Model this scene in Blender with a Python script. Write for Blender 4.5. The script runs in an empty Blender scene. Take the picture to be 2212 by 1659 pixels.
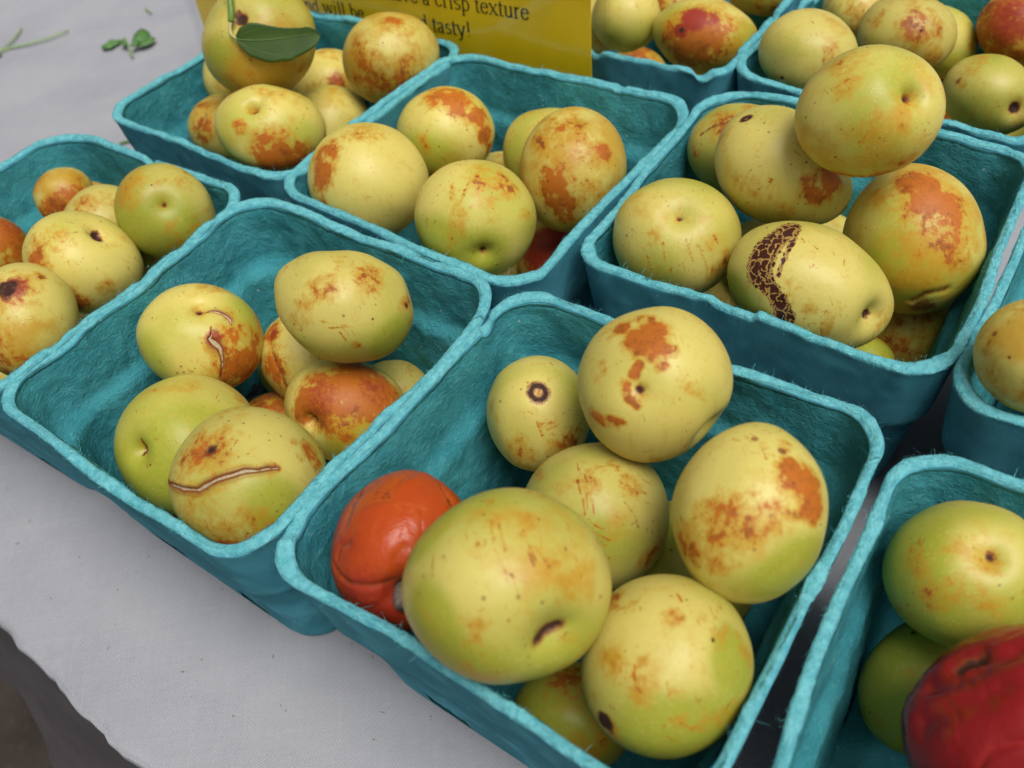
import bpy, bmesh, math, random
import numpy as np
from mathutils import Matrix, Vector

# ------------------------------------------------------------------ camera, sky, sun, exposure
PX_W, PX_H = 2212.0, 1659.0            # size of the photograph as it was measured
W = 0.110                              # rim width of a one pint pulp basket
HB = 0.072                             # its height
F_PX, PITCH, ROLL = 1847.886, 0.82908, -0.163146
ASP = 0.980785
CAM = np.array([0.0, 0.0, 1.532941 * W + HB])
_cp, _sp = math.cos(PITCH), math.sin(PITCH)
_fw = np.array([0, _cp, -_sp]); _rt = np.array([1.0, 0, 0]); _up = np.cross(_rt, _fw)
_c, _s = math.cos(ROLL), math.sin(ROLL)
CR, CU, CF = _rt * _c + _up * _s, -_rt * _s + _up * _c, _fw

scene = bpy.context.scene
col = scene.collection
cam_data = bpy.data.cameras.new('camera')
cam = bpy.data.objects.new('camera', cam_data)
col.objects.link(cam)
cam_data.sensor_fit = 'HORIZONTAL'
cam_data.sensor_width = 17.3
cam_data.lens = 17.3 * F_PX / PX_W
cam_data.clip_start = 0.01
cam_data.clip_end = 200
cam_data.dof.use_dof = True
cam_data.dof.focus_distance = 0.245
cam_data.dof.aperture_fstop = 7.1
M = Matrix(((CR[0], CU[0], -CF[0], CAM[0]), (CR[1], CU[1], -CF[1], CAM[1]), (CR[2], CU[2], -CF[2], CAM[2]), (0, 0, 0, 1)))
cam.matrix_world = M
scene.camera = cam

SUN_EL, SUN_AZ = math.radians(67), math.radians(-145)     # azimuth measured from +y (away from the camera) towards -x
world = bpy.data.worlds.new('World'); scene.world = world; world.use_nodes = True
wn, wl = world.node_tree.nodes, world.node_tree.links
bg = wn['Background']
sky = wn.new('ShaderNodeTexSky'); sky.sky_type = 'NISHITA'; sky.sun_disc = False
sky.sun_elevation = SUN_EL; sky.sun_rotation = -SUN_AZ
sky.air_density = 1.0; sky.dust_density = 6.0; sky.ozone_density = 1.0
hs = wn.new('ShaderNodeHueSaturation'); hs.inputs['Saturation'].default_value = 0.22
wl.new(sky.outputs[0], hs.inputs['Color']); wl.new(hs.outputs[0], bg.inputs['Color'])
bg.inputs['Strength'].default_value = 0.050
sun_d = bpy.data.lights.new('sun', 'SUN'); sun_d.energy = 1.5; sun_d.angle = math.radians(34); sun_d.color = (1.0, 0.97, 0.93)
sun = bpy.data.objects.new('sun', sun_d); col.objects.link(sun)
_d = Vector((math.sin(SUN_AZ) * -math.cos(SUN_EL), math.cos(SUN_AZ) * math.cos(SUN_EL), math.sin(SUN_EL)))
sun.rotation_euler = _d.to_track_quat('Z', 'Y').to_euler()
scene.view_settings.view_transform = 'Standard'
scene.view_settings.look = 'None'
scene.view_settings.gamma = 1.0
scene.view_settings.use_curve_mapping = False
scene.view_settings.exposure = 0.62
scene.cycles.max_bounces = 5; scene.cycles.diffuse_bounces = 3; scene.cycles.glossy_bounces = 2; scene.cycles.transmission_bounces = 5
scene.cycles.use_adaptive_sampling = True; scene.cycles.adaptive_threshold = 0.02
scene.render.resolution_x, scene.render.resolution_y = 1024, 768

# ------------------------------------------------------------------ helpers
def ray(x, y):
    d = CF * F_PX + CR * (x - PX_W / 2) - CU * (y - PX_H / 2)
    return d / np.linalg.norm(d)

def on_plane(x, y, z):
    d = ray(x, y)
    return CAM + d * ((z - CAM[2]) / d[2])

def _hash(ix, iy, iz, seed):
    n = (ix * 73856093) ^ (iy * 19349663) ^ (iz * 83492791) ^ (seed * 2654435)
    n = (n ^ (n >> 13)) * 1274126177 & 0x7fffffff
    n = (n ^ (n >> 11)) * 1103515245 & 0x7fffffff
    return ((n >> 7) & 0xffff) / 65535.0

def noise(P, scale, seed=0):
    """value noise, -1..1, for points P (n,3)"""
    Q = np.asarray(P) / scale + 1000.0
    i = np.floor(Q).astype(np.int64); f = Q - i; f = f * f * f * (f * (f * 6 - 15) + 10)
    r = np.zeros(len(Q))
    for dx in (0, 1):
        wx = f[:, 0] if dx else 1 - f[:, 0]
        for dy in (0, 1):
            wy = f[:, 1] if dy else 1 - f[:, 1]
            for dz in (0, 1):
                wz = f[:, 2] if dz else 1 - f[:, 2]
                r += wx * wy * wz * _hash(i[:, 0] + dx, i[:, 1] + dy, i[:, 2] + dz, seed)
    return r * 2 - 1

def sstep(a, b, x):
    t = np.clip((x - a) / (b - a), 0, 1)
    return t * t * (3 - 2 * t)

def tag(o, label=None, cat=None, group=None, kind=None):
    if label: o['label'] = label
    if cat: o['category'] = cat
    if group: o['group'] = group
    if kind: o['kind'] = kind
    return o

def mesh_obj(name, verts, faces, mat, parent=None, smooth=True, loc=None):
    me = bpy.data.meshes.new(name)
    me.from_pydata([tuple(v) for v in verts], [], faces)
    if smooth: me.polygons.foreach_set('use_smooth', [True] * len(me.polygons))
    me.materials.append(mat); me.update()
    o = bpy.data.objects.new(name, me); col.objects.link(o)
    if loc is not None: o.location = tuple(loc)
    if parent is not None: o.parent = parent
    return o

def set_attr(me, name, arr, typ='FLOAT'):
    a = me.attributes.new(name, typ, 'POINT')
    key = {'FLOAT': 'value', 'FLOAT_VECTOR': 'vector', 'FLOAT_COLOR': 'color'}[typ]
    a.data.foreach_set(key, np.ascontiguousarray(arr, dtype=np.float32).ravel())

class NT:
    """small helper around a material's node tree"""
    def __init__(self, name):
        self.m = bpy.data.materials.new(name); self.m.use_nodes = True
        self.t = self.m.node_tree; self.n = self.t.nodes; self.l = self.t.links
        self.b = self.n['Principled BSDF']
    def new(self, typ, **kw):
        n = self.n.new(typ)
        for k, v in kw.items(): setattr(n, k, v)
        return n
    def put(self, sock, v):
        if isinstance(v, bpy.types.NodeSocket): self.l.new(v, sock)
        elif isinstance(v, (tuple, list)) and len(v) == 3 and sock.type == 'RGBA': sock.default_value = (*v, 1)
        else: sock.default_value = v
    def math(self, op, a, b=None, c=None, clamp=False):
        n = self.new('ShaderNodeMath', operation=op, use_clamp=clamp)
        for i, v in enumerate((a, b, c)):
            if v is not None: self.put(n.inputs[i], v)
        return n.outputs[0]
    def mix(self, f, a, b, mode='MIX'):
        n = self.new('ShaderNodeMix', data_type='RGBA', blend_type=mode)
        self.put(n.inputs[0], f); self.put(n.inputs[6], a); self.put(n.inputs[7], b)
        return n.outputs[2]
    def step(self, x, a, b, lo=0.0, hi=1.0):
        n = self.new('ShaderNodeMapRange', interpolation_type='SMOOTHSTEP')
        self.put(n.inputs[0], x); self.put(n.inputs[1], a); self.put(n.inputs[2], b); self.put(n.inputs[3], lo); self.put(n.inputs[4], hi)
        return n.outputs[0]
    def noise(self, vec, scale, detail=3, rough=0.55, dist=0.0):
        n = self.new('ShaderNodeTexNoise'); self.put(n.inputs['Vector'], vec)
        n.inputs['Scale'].default_value = scale; n.inputs['Detail'].default_value = detail
        n.inputs['Roughness'].default_value = rough; n.inputs['Distortion'].default_value = dist
        return n.outputs[0]
    def vor(self, vec, scale, feature='F1', rand=1.0):
        n = self.new('ShaderNodeTexVoronoi', feature=feature); self.put(n.inputs['Vector'], vec)
        n.inputs['Scale'].default_value = scale; n.inputs['Randomness'].default_value = rand
        return n
    def vmap(self, vec, scale=(1, 1, 1), loc=(0, 0, 0), rot=(0, 0, 0)):
        n = self.new('ShaderNodeMapping'); self.put(n.inputs['Vector'], vec)
        n.inputs['Scale'].default_value = scale; n.inputs['Location'].default_value = loc; n.inputs['Rotation'].default_value = rot
        return n.outputs[0]
    def attr(self, name):
        return self.new('ShaderNodeAttribute', attribute_name=name)
    def objco(self, shift=True):
        tc = self.new('ShaderNodeTexCoord')
        if not shift: return tc.outputs['Object']
        oi = self.new('ShaderNodeObjectInfo')
        s = self.math('MULTIPLY', oi.outputs['Random'], 37.0)
        n = self.new('ShaderNodeVectorMath', operation='ADD')
        self.l.new(tc.outputs['Object'], n.inputs[0]); self.l.new(s, n.inputs[1])
        return n.outputs[0]
    def bump(self, h, strength, dist, prev=None):
        n = self.new('ShaderNodeBump'); n.inputs['Strength'].default_value = strength; n.inputs['Distance'].default_value = dist
        self.put(n.inputs['Height'], h)
        if prev is not None: self.l.new(prev, n.inputs['Normal'])
        return n.outputs[0]

# ------------------------------------------------------------------ materials
def pulp_material():
    t = NT('teal_moulded_pulp'); co = t.objco()
    zone = t.attr('zone').outputs['Fac']              # 0 inner face, 1 outer face, 2 torn rim
    pc = t.attr('wall').outputs['Vector']             # (run along the wall, height, 0) in metres
    n1 = t.noise(co, 55, 2, 0.6); n2 = t.noise(co, 430, 3, 0.7)
    # relief: rough pulp inside, wire screen print outside
    sx = t.new('ShaderNodeSeparateXYZ'); t.l.new(pc, sx.inputs[0])
    P = 2 * math.pi / 0.00085
    wa = t.math('SINE', t.math('MULTIPLY', t.math('ADD', sx.outputs[0], sx.outputs[1]), P))
    wb = t.math('SINE', t.math('MULTIPLY', t.math('SUBTRACT', sx.outputs[0], sx.outputs[1]), P))
    weave = t.math('MULTIPLY', t.math('MULTIPLY', wa, wb), t.step(t.noise(co, 90, 2), 0.3, 0.6))
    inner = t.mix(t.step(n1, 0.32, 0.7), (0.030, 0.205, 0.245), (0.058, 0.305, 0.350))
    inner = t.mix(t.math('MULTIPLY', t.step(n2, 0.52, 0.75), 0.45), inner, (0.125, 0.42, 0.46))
    fib = t.noise(t.vmap(pc, (0.45, 1, 1)), 1100, 2, 0.7, 1.4)
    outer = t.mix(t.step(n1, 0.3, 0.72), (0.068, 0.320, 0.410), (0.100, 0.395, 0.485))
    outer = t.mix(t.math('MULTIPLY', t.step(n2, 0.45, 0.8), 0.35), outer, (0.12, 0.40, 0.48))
    outer = t.mix(t.math('MULTIPLY', t.step(weave, -0.1, 0.8), 0.42), outer, (0.025, 0.16, 0.23))
    rim = t.mix(t.step(n2, 0.3, 0.7), (0.10, 0.40, 0.45), (0.18, 0.54, 0.59))
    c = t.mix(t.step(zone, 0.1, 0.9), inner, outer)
    c = t.mix(t.step(t.math('ADD', zone, t.math('MULTIPLY', t.math('SUBTRACT', n2, 0.5), 1.0)), 1.30, 2.0), c, rim)
    # pale undyed fibre flecks
    v = t.vor(co, 260); fl = t.math('LESS_THAN', v.outputs['Distance'], 0.10)
    sc = t.new('ShaderNodeSeparateColor'); t.l.new(v.outputs['Color'], sc.inputs[0])
    fl = t.math('MULTIPLY', fl, t.math('GREATER_THAN', sc.outputs[0], 0.93))
    c = t.mix(t.math('MULTIPLY', fl, 0.7), c, (0.45, 0.62, 0.62))
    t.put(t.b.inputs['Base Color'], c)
    t.b.inputs['Roughness'].default_value = 0.92
    t.b.inputs['Specular IOR Level'].default_value = 0.18
    rough_in = t.math('ADD', t.math('MULTIPLY', n2, 1.3), t.math('MULTIPLY', fib, 0.7))
    h = t.math('ADD', t.math('MULTIPLY', rough_in, t.step(zone, 0.9, 0.1, 0.25, 1.0)), t.math('MULTIPLY', weave, t.math('MULTIPLY', t.step(zone, 0.6, 0.95), t.step(zone, 1.6, 1.2, 0.0, 0.30))))
    h = t.math('ADD', h, t.math('MULTIPLY', t.math('ADD', fib, n2), t.step(zone, 1.3, 1.9, 0.0, 0.9)))
    nb = t.bump(h, 0.8, 0.0008)
    nb = t.bump(n1, 0.35, 0.0025, nb)
    t.l.new(nb, t.b.inputs['Normal'])
    return t.m

def fibre_material():
    t = NT('teal_pulp_fibre')
    t.put(t.b.inputs['Base Color'], (0.13, 0.52, 0.56)); t.b.inputs['Roughness'].default_value = 0.9
    t.b.inputs['Specular IOR Level'].default_value = 0.15
    return t.m

def skin_material(name, yellow, green, amber, russet, scorch, rough=0.42, wrinkle=0.0, dots=True, netted=False):
    t = NT(name); co = t.objco()
    a1 = t.attr('mask_a'); s1 = t.new('ShaderNodeSeparateColor'); t.l.new(a1.outputs['Color'], s1.inputs[0])
    a2 = t.attr('mask_b'); s2 = t.new('ShaderNodeSeparateColor'); t.l.new(a2.outputs['Color'], s2.inputs[0])
    rus, drk, grn, fle = s1.outputs[0], s1.outputs[1], s1.outputs[2], a1.outputs['Alpha']
    red, spk, amb, scab = s2.outputs[0], s2.outputs[1], s2.outputs[2], a2.outputs['Alpha']
    lo = t.noise(co, 38, 1, 0.55); md = t.noise(co, 150, 3, 0.6); hi = t.noise(co, 620, 3, 0.7); fine = t.noise(co, 2400, 2, 0.6)
    c = t.mix(t.step(t.math('ADD', grn, t.math('MULTIPLY', t.math('SUBTRACT', lo, 0.5), 1.1)), 0.15, 0.85), yellow, green)
    # amber flush
    c = t.mix(t.math('MULTIPLY', t.step(t.math('ADD', amb, t.math('MULTIPLY', t.math('SUBTRACT', md, 0.5), 1.3)), 0.40, 1.0), 0.80), c, amber)
    # soft meridian streaks
    st = t.noise(t.vmap(co, (1.0, 1.0, 0.16), rot=(0.6, 0.9, 0.2)), 520, 2, 0.6, 0.6)
    c = t.mix(t.math('MULTIPLY', t.step(st, 0.55, 0.75), 0.25), c, amber)
    # faint smears and mottling
    c = t.mix(t.math('MULTIPLY', t.math('MULTIPLY', t.step(t.math('ADD', md, t.math('MULTIPLY', t.math('SUBTRACT', st, 0.5), 0.5)), 0.54, 0.70), t.step(hi, 0.35, 0.65)), 0.32), c, amber)
    c = t.mix(t.math('MULTIPLY', t.step(hi, 0.40, 0.72), 0.10), c, tuple(min(0.9, x * 1.25) for x in yellow))
    # pale lenticels
    dot = None
    if dots:
        v = t.vor(co, 700); dot = t.math('MULTIPLY', t.step(v.outputs['Distance'], 0.30, 0.10), t.step(lo, 0.42, 0.62))
        c = t.mix(t.math('MULTIPLY', dot, 0.16), c, (0.80, 0.74, 0.36))
    # brush scratches: thin curved threads
    def threads(rot, sc, lo_, hi_):
        w = t.noise(t.vmap(co, (1.0, 0.045, 1.0), rot=rot), sc, 0, 0.5, 0.25)
        ln = t.math('ABSOLUTE', t.math('SUBTRACT', w, 0.5))
        gate = t.noise(t.vmap(co, (1, 1, 1), (3.1 + rot[0], 1.7, 0.4)), 210, 3, 0.65)
        return t.math('MULTIPLY', t.step(ln, 0.030, 0.008), t.step(gate, lo_, hi_))
    th = t.math('MAXIMUM', threads((0.3, 0.2, 0.5), 520, 0.60, 0.66), threads((1.1, 0.7, -0.6), 460, 0.61, 0.67))
    c = t.mix(t.math('MULTIPLY', th, 0.70 if dots else 0.0), c, tuple(x * 0.85 for x in russet))
    # russet patches, broken up at their margins
    br = t.math('ADD', t.math('MULTIPLY', t.math('SUBTRACT', md, 0.5), 1.0), t.math('ADD', t.math('MULTIPLY', t.math('SUBTRACT', hi, 0.5), 0.85), t.math('MULTIPLY', t.math('SUBTRACT', st, 0.5), 0.75)))
    br = t.math('ADD', br, t.math('MULTIPLY', t.math('SUBTRACT', fine, 0.5), 0.35))
    gate = t.step(rus, 0.06, 0.32)
    f = t.math('ADD', rus, br)
    soft = t.math('MULTIPLY', t.math('MULTIPLY', t.step(f, 0.12, 0.62), gate), 0.72)
    hard = t.math('MULTIPLY', t.step(f, 0.55, 0.82), gate)
    c = t.mix(soft, c, tuple(0.86 * x + 0.14 * y for x, y in zip(amber, russet)))
    rc = t.mix(t.step(t.math('ADD', md, t.math('MULTIPLY', t.math('SUBTRACT', hi, 0.5), 0.6)), 0.45, 0.78), russet, scorch)
    rc = t.mix(t.math('MULTIPLY', t.step(fine, 0.45, 0.75), 0.5), rc, tuple(x * y for x, y in zip(russet, (1.25, 1.5, 1.3))))
    c = t.mix(t.math('MULTIPLY', hard, 0.90), c, rc)
    # red flush
    c = t.mix(t.step(t.math('ADD', red, t.math('MULTIPLY', t.math('SUBTRACT', hi, 0.5), 0.7)), 0.30, 0.85), c, (0.33, 0.030, 0.012))
    # brown specks
    v2 = t.vor(co, 480); sc = t.new('ShaderNodeSeparateColor'); t.l.new(v2.outputs['Color'], sc.inputs[0])
    rad = t.math('MULTIPLY', t.math('SUBTRACT', sc.outputs[0], 0.45), 0.42)
    sp = t.math('MULTIPLY', t.math('LESS_THAN', v2.outputs['Distance'], rad), t.step(t.math('ADD', spk, t.math('SUBTRACT', t.noise(co, 95, 2), 0.5)), 0.28, 0.45))
    c = t.mix(t.math('MULTIPLY', sp, 0.62), c, (0.20, 0.085, 0.018))
    v3 = t.vor(co, 190); s3 = t.new('ShaderNodeSeparateColor'); t.l.new(v3.outputs['Color'], s3.inputs[0])
    sp3 = t.math('MULTIPLY', t.math('LESS_THAN', t.math('ADD', v3.outputs['Distance'], t.math('MULTIPLY', fine, 0.12)), 0.13), t.math('GREATER_THAN', s3.outputs[1], 0.80))
    c = t.mix(t.math('MULTIPLY', sp3, 0.85), c, (0.12, 0.035, 0.012))
    # dark scars
    dn = t.math('ADD', drk, t.math('ADD', t.math('MULTIPLY', t.math('SUBTRACT', hi, 0.5), 0.9), t.math('MULTIPLY', t.math('SUBTRACT', fine, 0.5), 0.5)))
    dgate = t.step(drk, 0.03, 0.20)
    dk = t.math('MULTIPLY', t.step(dn, 0.38, 0.80), dgate)
    c = t.mix(t.math('MULTIPLY', t.math('MULTIPLY', t.step(dn, 0.05, 0.45), dgate), 0.80), c, (0.24, 0.050, 0.012))
    c = t.mix(dk, c, t.mix(t.step(fine, 0.35, 0.7), (0.030, 0.010, 0.006), (0.075, 0.026, 0.012)))
    plate = zone = None
    if netted:
        # netted scab: dark plates between pale tissue
        wv = t.new('ShaderNodeVectorMath', operation='ADD')
        nv = t.new('ShaderNodeTexNoise'); nv.inputs['Scale'].default_value = 300; t.l.new(co, nv.inputs['Vector'])
        sv = t.new('ShaderNodeVectorMath', operation='SCALE'); t.l.new(nv.outputs['Color'], sv.inputs[0]); sv.inputs['Scale'].default_value = 0.0022
        t.l.new(co, wv.inputs[0]); t.l.new(sv.outputs[0], wv.inputs[1])
        big = t.vor(wv.outputs[0], 330, 'DISTANCE_TO_EDGE'); sml = t.vor(wv.outputs[0], 800, 'DISTANCE_TO_EDGE')
        core = t.step(scab, 0.45, 0.60)
        plate = t.math('MAXIMUM', t.math('MULTIPLY', t.step(big.outputs['Distance'], 0.05, 0.10), core), t.math('MULTIPLY', t.step(sml.outputs['Distance'], 0.10, 0.2), t.step(t.math('ADD', scab, t.math('MULTIPLY', t.math('SUBTRACT', hi, 0.5), 1.2)), 0.30, 0.36)))
        zone = t.step(t.math('ADD', scab, t.math('MULTIPLY', t.math('SUBTRACT', hi, 0.5), 1.0)), 0.20, 0.42)
        c = t.mix(t.math('MULTIPLY', zone, 0.75), c, (0.40, 0.19, 0.055))
        c = t.mix(plate, c, t.mix(t.step(fine, 0.3, 0.7), (0.042, 0.008, 0.005), (0.085, 0.020, 0.010)))
    # torn flesh
    c = t.mix(t.step(fle, 0.10, 0.42, 0.0, 0.85), c, (0.21, 0.045, 0.010))
    c = t.mix(t.step(fle, 0.62, 0.74), c, t.mix(t.step(fine, 0.3, 0.7), (0.58, 0.50, 0.34), (0.40, 0.29, 0.17)))
    oi = t.new('ShaderNodeObjectInfo'); tone = t.math('MULTIPLY_ADD', oi.outputs['Random'], 0.22, 0.82)
    cm = t.new('ShaderNodeCombineColor'); [t.l.new(tone, cm.inputs[i]) for i in range(3)]
    c = t.mix(1.0, c, cm.outputs[0], 'MULTIPLY')
    t.put(t.b.inputs['Base Color'], c)
    r = t.math('ADD', rough, t.math('MULTIPLY', t.math('SUBTRACT', hi, 0.5), 0.2))
    r = t.math('ADD', r, t.math('ADD', t.math('MULTIPLY', hard, 0.12), t.math('MULTIPLY', dk, 0.35)))
    t.put(t.b.inputs['Roughness'], r)
    t.b.inputs['Specular IOR Level'].default_value = 0.38
    h = t.math('ADD', t.math('MULTIPLY', hi, 0.5), t.math('ADD', t.math('MULTIPLY', hard, 0.25), t.math('MULTIPLY', sp, 0.3)))
    if plate is not None: h = t.math('ADD', h, t.math('MULTIPLY', plate, -0.9))
    if dot is not None: h = t.math('ADD', h, t.math('MULTIPLY', dot, 0.3))
    nb = t.bump(h, 0.30, 0.00035)
    if wrinkle:
        w = t.noise(t.vmap(co, (1, 1, 0.35), rot=(0.5, 0.3, 0)), 150, 3, 0.55, 0.6)
        nb = t.bump(w, wrinkle, 0.0016, nb)
    t.l.new(nb, t.b.inputs['Normal'])
    return t.m

def cloth_material():
    t = NT('white_cotton_cloth'); co = t.objco(False)
    sx = t.new('ShaderNodeSeparateXYZ'); t.l.new(t.vmap(co, rot=(0, 0, 0.31)), sx.inputs[0])
    P = 2 * math.pi / 0.00105
    jit = t.math('MULTIPLY', t.noise(co, 300, 2), 1.6)
    wa = t.math('SINE', t.math('ADD', t.math('MULTIPLY', sx.outputs[0], P), jit))
    wb = t.math('SINE', t.math('ADD', t.math('MULTIPLY', sx.outputs[1], P), jit))
    weave = t.math('MULTIPLY', wa, wb)
    slub = t.noise(t.vmap(co, (1, 0.06, 1), rot=(0, 0, 0.31)), 900, 3, 0.6)
    slub2 = t.noise(t.vmap(co, (0.06, 1, 1), rot=(0, 0, 0.31)), 900, 3, 0.6)
    big = t.noise(co, 14, 4, 0.6)
    c = t.mix(t.step(big, 0.35, 0.75), (0.375, 0.375, 0.40), (0.315, 0.32, 0.352))
    c = t.mix(t.math('MULTIPLY', t.step(t.math('ADD', slub, slub2), 0.9, 1.35), 0.22), c, (0.45, 0.45, 0.48))
    c = t.mix(t.math('MULTIPLY', t.step(weave, 0.0, -1.0), 0.20), c, (0.36, 0.36, 0.40))
    c = t.mix(t.math('MULTIPLY', t.step(t.noise(co, 33, 3, 0.6), 0.64, 0.80), 0.18), c, (0.42, 0.40, 0.44))
    t.put(t.b.inputs['Base Color'], c)
    t.b.inputs['Roughness'].default_value = 0.95; t.b.inputs['Specular IOR Level'].default_value = 0.1
    nb = t.bump(t.math('ADD', weave, t.math('MULTIPLY', t.math('ADD', slub, slub2), 1.4)), 0.30, 0.00022)
    nb = t.bump(t.noise(co, 70, 3, 0.55), 0.25, 0.0022, nb)
    t.l.new(nb, t.b.inputs['Normal'])
    return t.m

def ground_material():
    t = NT('dark_trodden_ground'); co = t.objco(False)
    n = t.noise(co, 6, 5, 0.65); g = t.noise(co, 90, 4, 0.7)
    c = t.mix(t.step(n, 0.35, 0.7), (0.030, 0.022, 0.017), (0.060, 0.046, 0.036))
    c = t.mix(t.step(g, 0.55, 0.8), c, (0.085, 0.07, 0.055))
    t.put(t.b.inputs['Base Color'], c); t.b.inputs['Roughness'].default_value = 0.95
    t.l.new(t.bump(g, 0.6, 0.01), t.b.inputs['Normal'])
    return t.m

def simple(name, c1, c2, scale=300, rough=0.6, bump=0.2, bd=0.0003, **kw):
    t = NT(name); co = t.objco()
    n = t.noise(co, scale, 4, 0.6)
    t.put(t.b.inputs['Base Color'], t.mix(t.step(n, 0.3, 0.7), c1, c2))
    t.b.inputs['Roughness'].default_value = rough
    for k, v in kw.items(): t.b.inputs[k].default_value = v
    if bump: t.l.new(t.bump(n, bump, bd), t.b.inputs['Normal'])
    return t.m

def clear_material():
    t = NT('clear_acrylic')
    t.put(t.b.inputs['Base Color'], (0.9, 0.9, 0.9)); t.b.inputs['Roughness'].default_value = 0.08
    tr = t.new('ShaderNodeBsdfTransparent'); tr.inputs[0].default_value = (0.965, 0.97, 0.97, 1)
    gl = t.new('ShaderNodeBsdfGlossy'); gl.inputs['Roughness'].default_value = 0.06
    mx = t.new('ShaderNodeMixShader'); mx.inputs[0].default_value = 0.03; t.l.new(tr.outputs[0], mx.inputs[1]); t.l.new(gl.outputs[0], mx.inputs[2])
    t.l.new(mx.outputs[0], t.n['Material Output'].inputs['Surface']); t.n.remove(t.b)
    return t.m

MAT_PULP = pulp_material(); MAT_FIBRE = fibre_material()
_JUJ = ((0.670, 0.560, 0.140), (0.390, 0.400, 0.040), (0.555, 0.300, 0.018), (0.475, 0.112, 0.007), (0.205, 0.040, 0.008))
MAT_SKIN = skin_material('jujube_skin', *_JUJ)
MAT_NETTED = skin_material('jujube_skin_with_scab', *_JUJ, netted=True)
MAT_ORANGE = skin_material('overripe_orange_skin', (0.46, 0.060, 0.006), (0.34, 0.032, 0.006), (0.52, 0.105, 0.008), (0.22, 0.022, 0.007), (0.11, 0.012, 0.006), 0.34, 0.40, dots=False)
MAT_RED = skin_material('overripe_red_skin', (0.28, 0.010, 0.010), (0.17, 0.007, 0.007), (0.33, 0.018, 0.012), (0.17, 0.008, 0.007), (0.08, 0.005, 0.005), 0.20, 0.40, dots=False)
MAT_HANGING = simple('dark_grey_cloth', (0.060, 0.052, 0.056), (0.085, 0.075, 0.080), 40, 0.95, 0.3, 0.001)
MAT_CLOTH = cloth_material(); MAT_GROUND = ground_material()
MAT_CLEAR = clear_material()
MAT_PAPER = simple('yellow_paper', (0.88, 0.60, 0.006), (0.92, 0.64, 0.010), 60, 0.35, 0.05)
MAT_INK = simple('black_ink', (0.018, 0.014, 0.008), (0.03, 0.022, 0.012), 500, 0.5, 0)
MAT_STEM = simple('green_stem', (0.10, 0.19, 0.02), (0.17, 0.27, 0.04), 600, 0.5, 0.3)
MAT_PETIOLE = simple('pale_leaf_stalk', (0.46, 0.45, 0.16), (0.55, 0.50, 0.22), 600, 0.5, 0.2)
MAT_WOOD = simple('dry_grey_stalk', (0.10, 0.075, 0.05), (0.24, 0.20, 0.15), 700, 0.85, 0.6)
MAT_LEAF = simple('dark_green_leaf', (0.026, 0.066, 0.004), (0.042, 0.092, 0.006), 120, 0.60, 0.2)
MAT_VEIN = simple('leaf_vein', (0.09, 0.16, 0.02), (0.12, 0.20, 0.03), 300, 0.5, 0)
MAT_SPRIG = simple('fresh_green_sprig', (0.05, 0.15, 0.025), (0.10, 0.24, 0.05), 400, 0.55, 0.2)
MAT_SPRIGSTEM = simple('pale_green_sprig_stem', (0.22, 0.33, 0.12), (0.32, 0.42, 0.2), 400, 0.55, 0.2)
MAT_CRUMB = simple('brown_crumb', (0.05, 0.03, 0.015), (0.22, 0.14, 0.07), 900, 0.9, 0)

# ------------------------------------------------------------------ layout measured from the photograph
BOX = {'C': (-0.68002, 1.70875, -0.72261), 'D': (0.12414, 1.06818, -0.72001), 'E': (0.03586, 2.45502, -0.73677), 'F': (0.91206, 1.90069, -0.69985),
       'B': (-0.66163, 3.14502, -0.73192), 'A': (-1.43473, 2.35911, -0.69218), 'J': (0.89013, 0.36169, -0.67498), 'I': (1.65789, 1.18455, -0.73653),
       'G': (1.61282, 2.68415, -0.77851), 'H': (0.81339, 3.3596, -0.68937)}
BOX = {k: (x * W, y * W, a) for k, (x, y, a) in BOX.items()}
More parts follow.
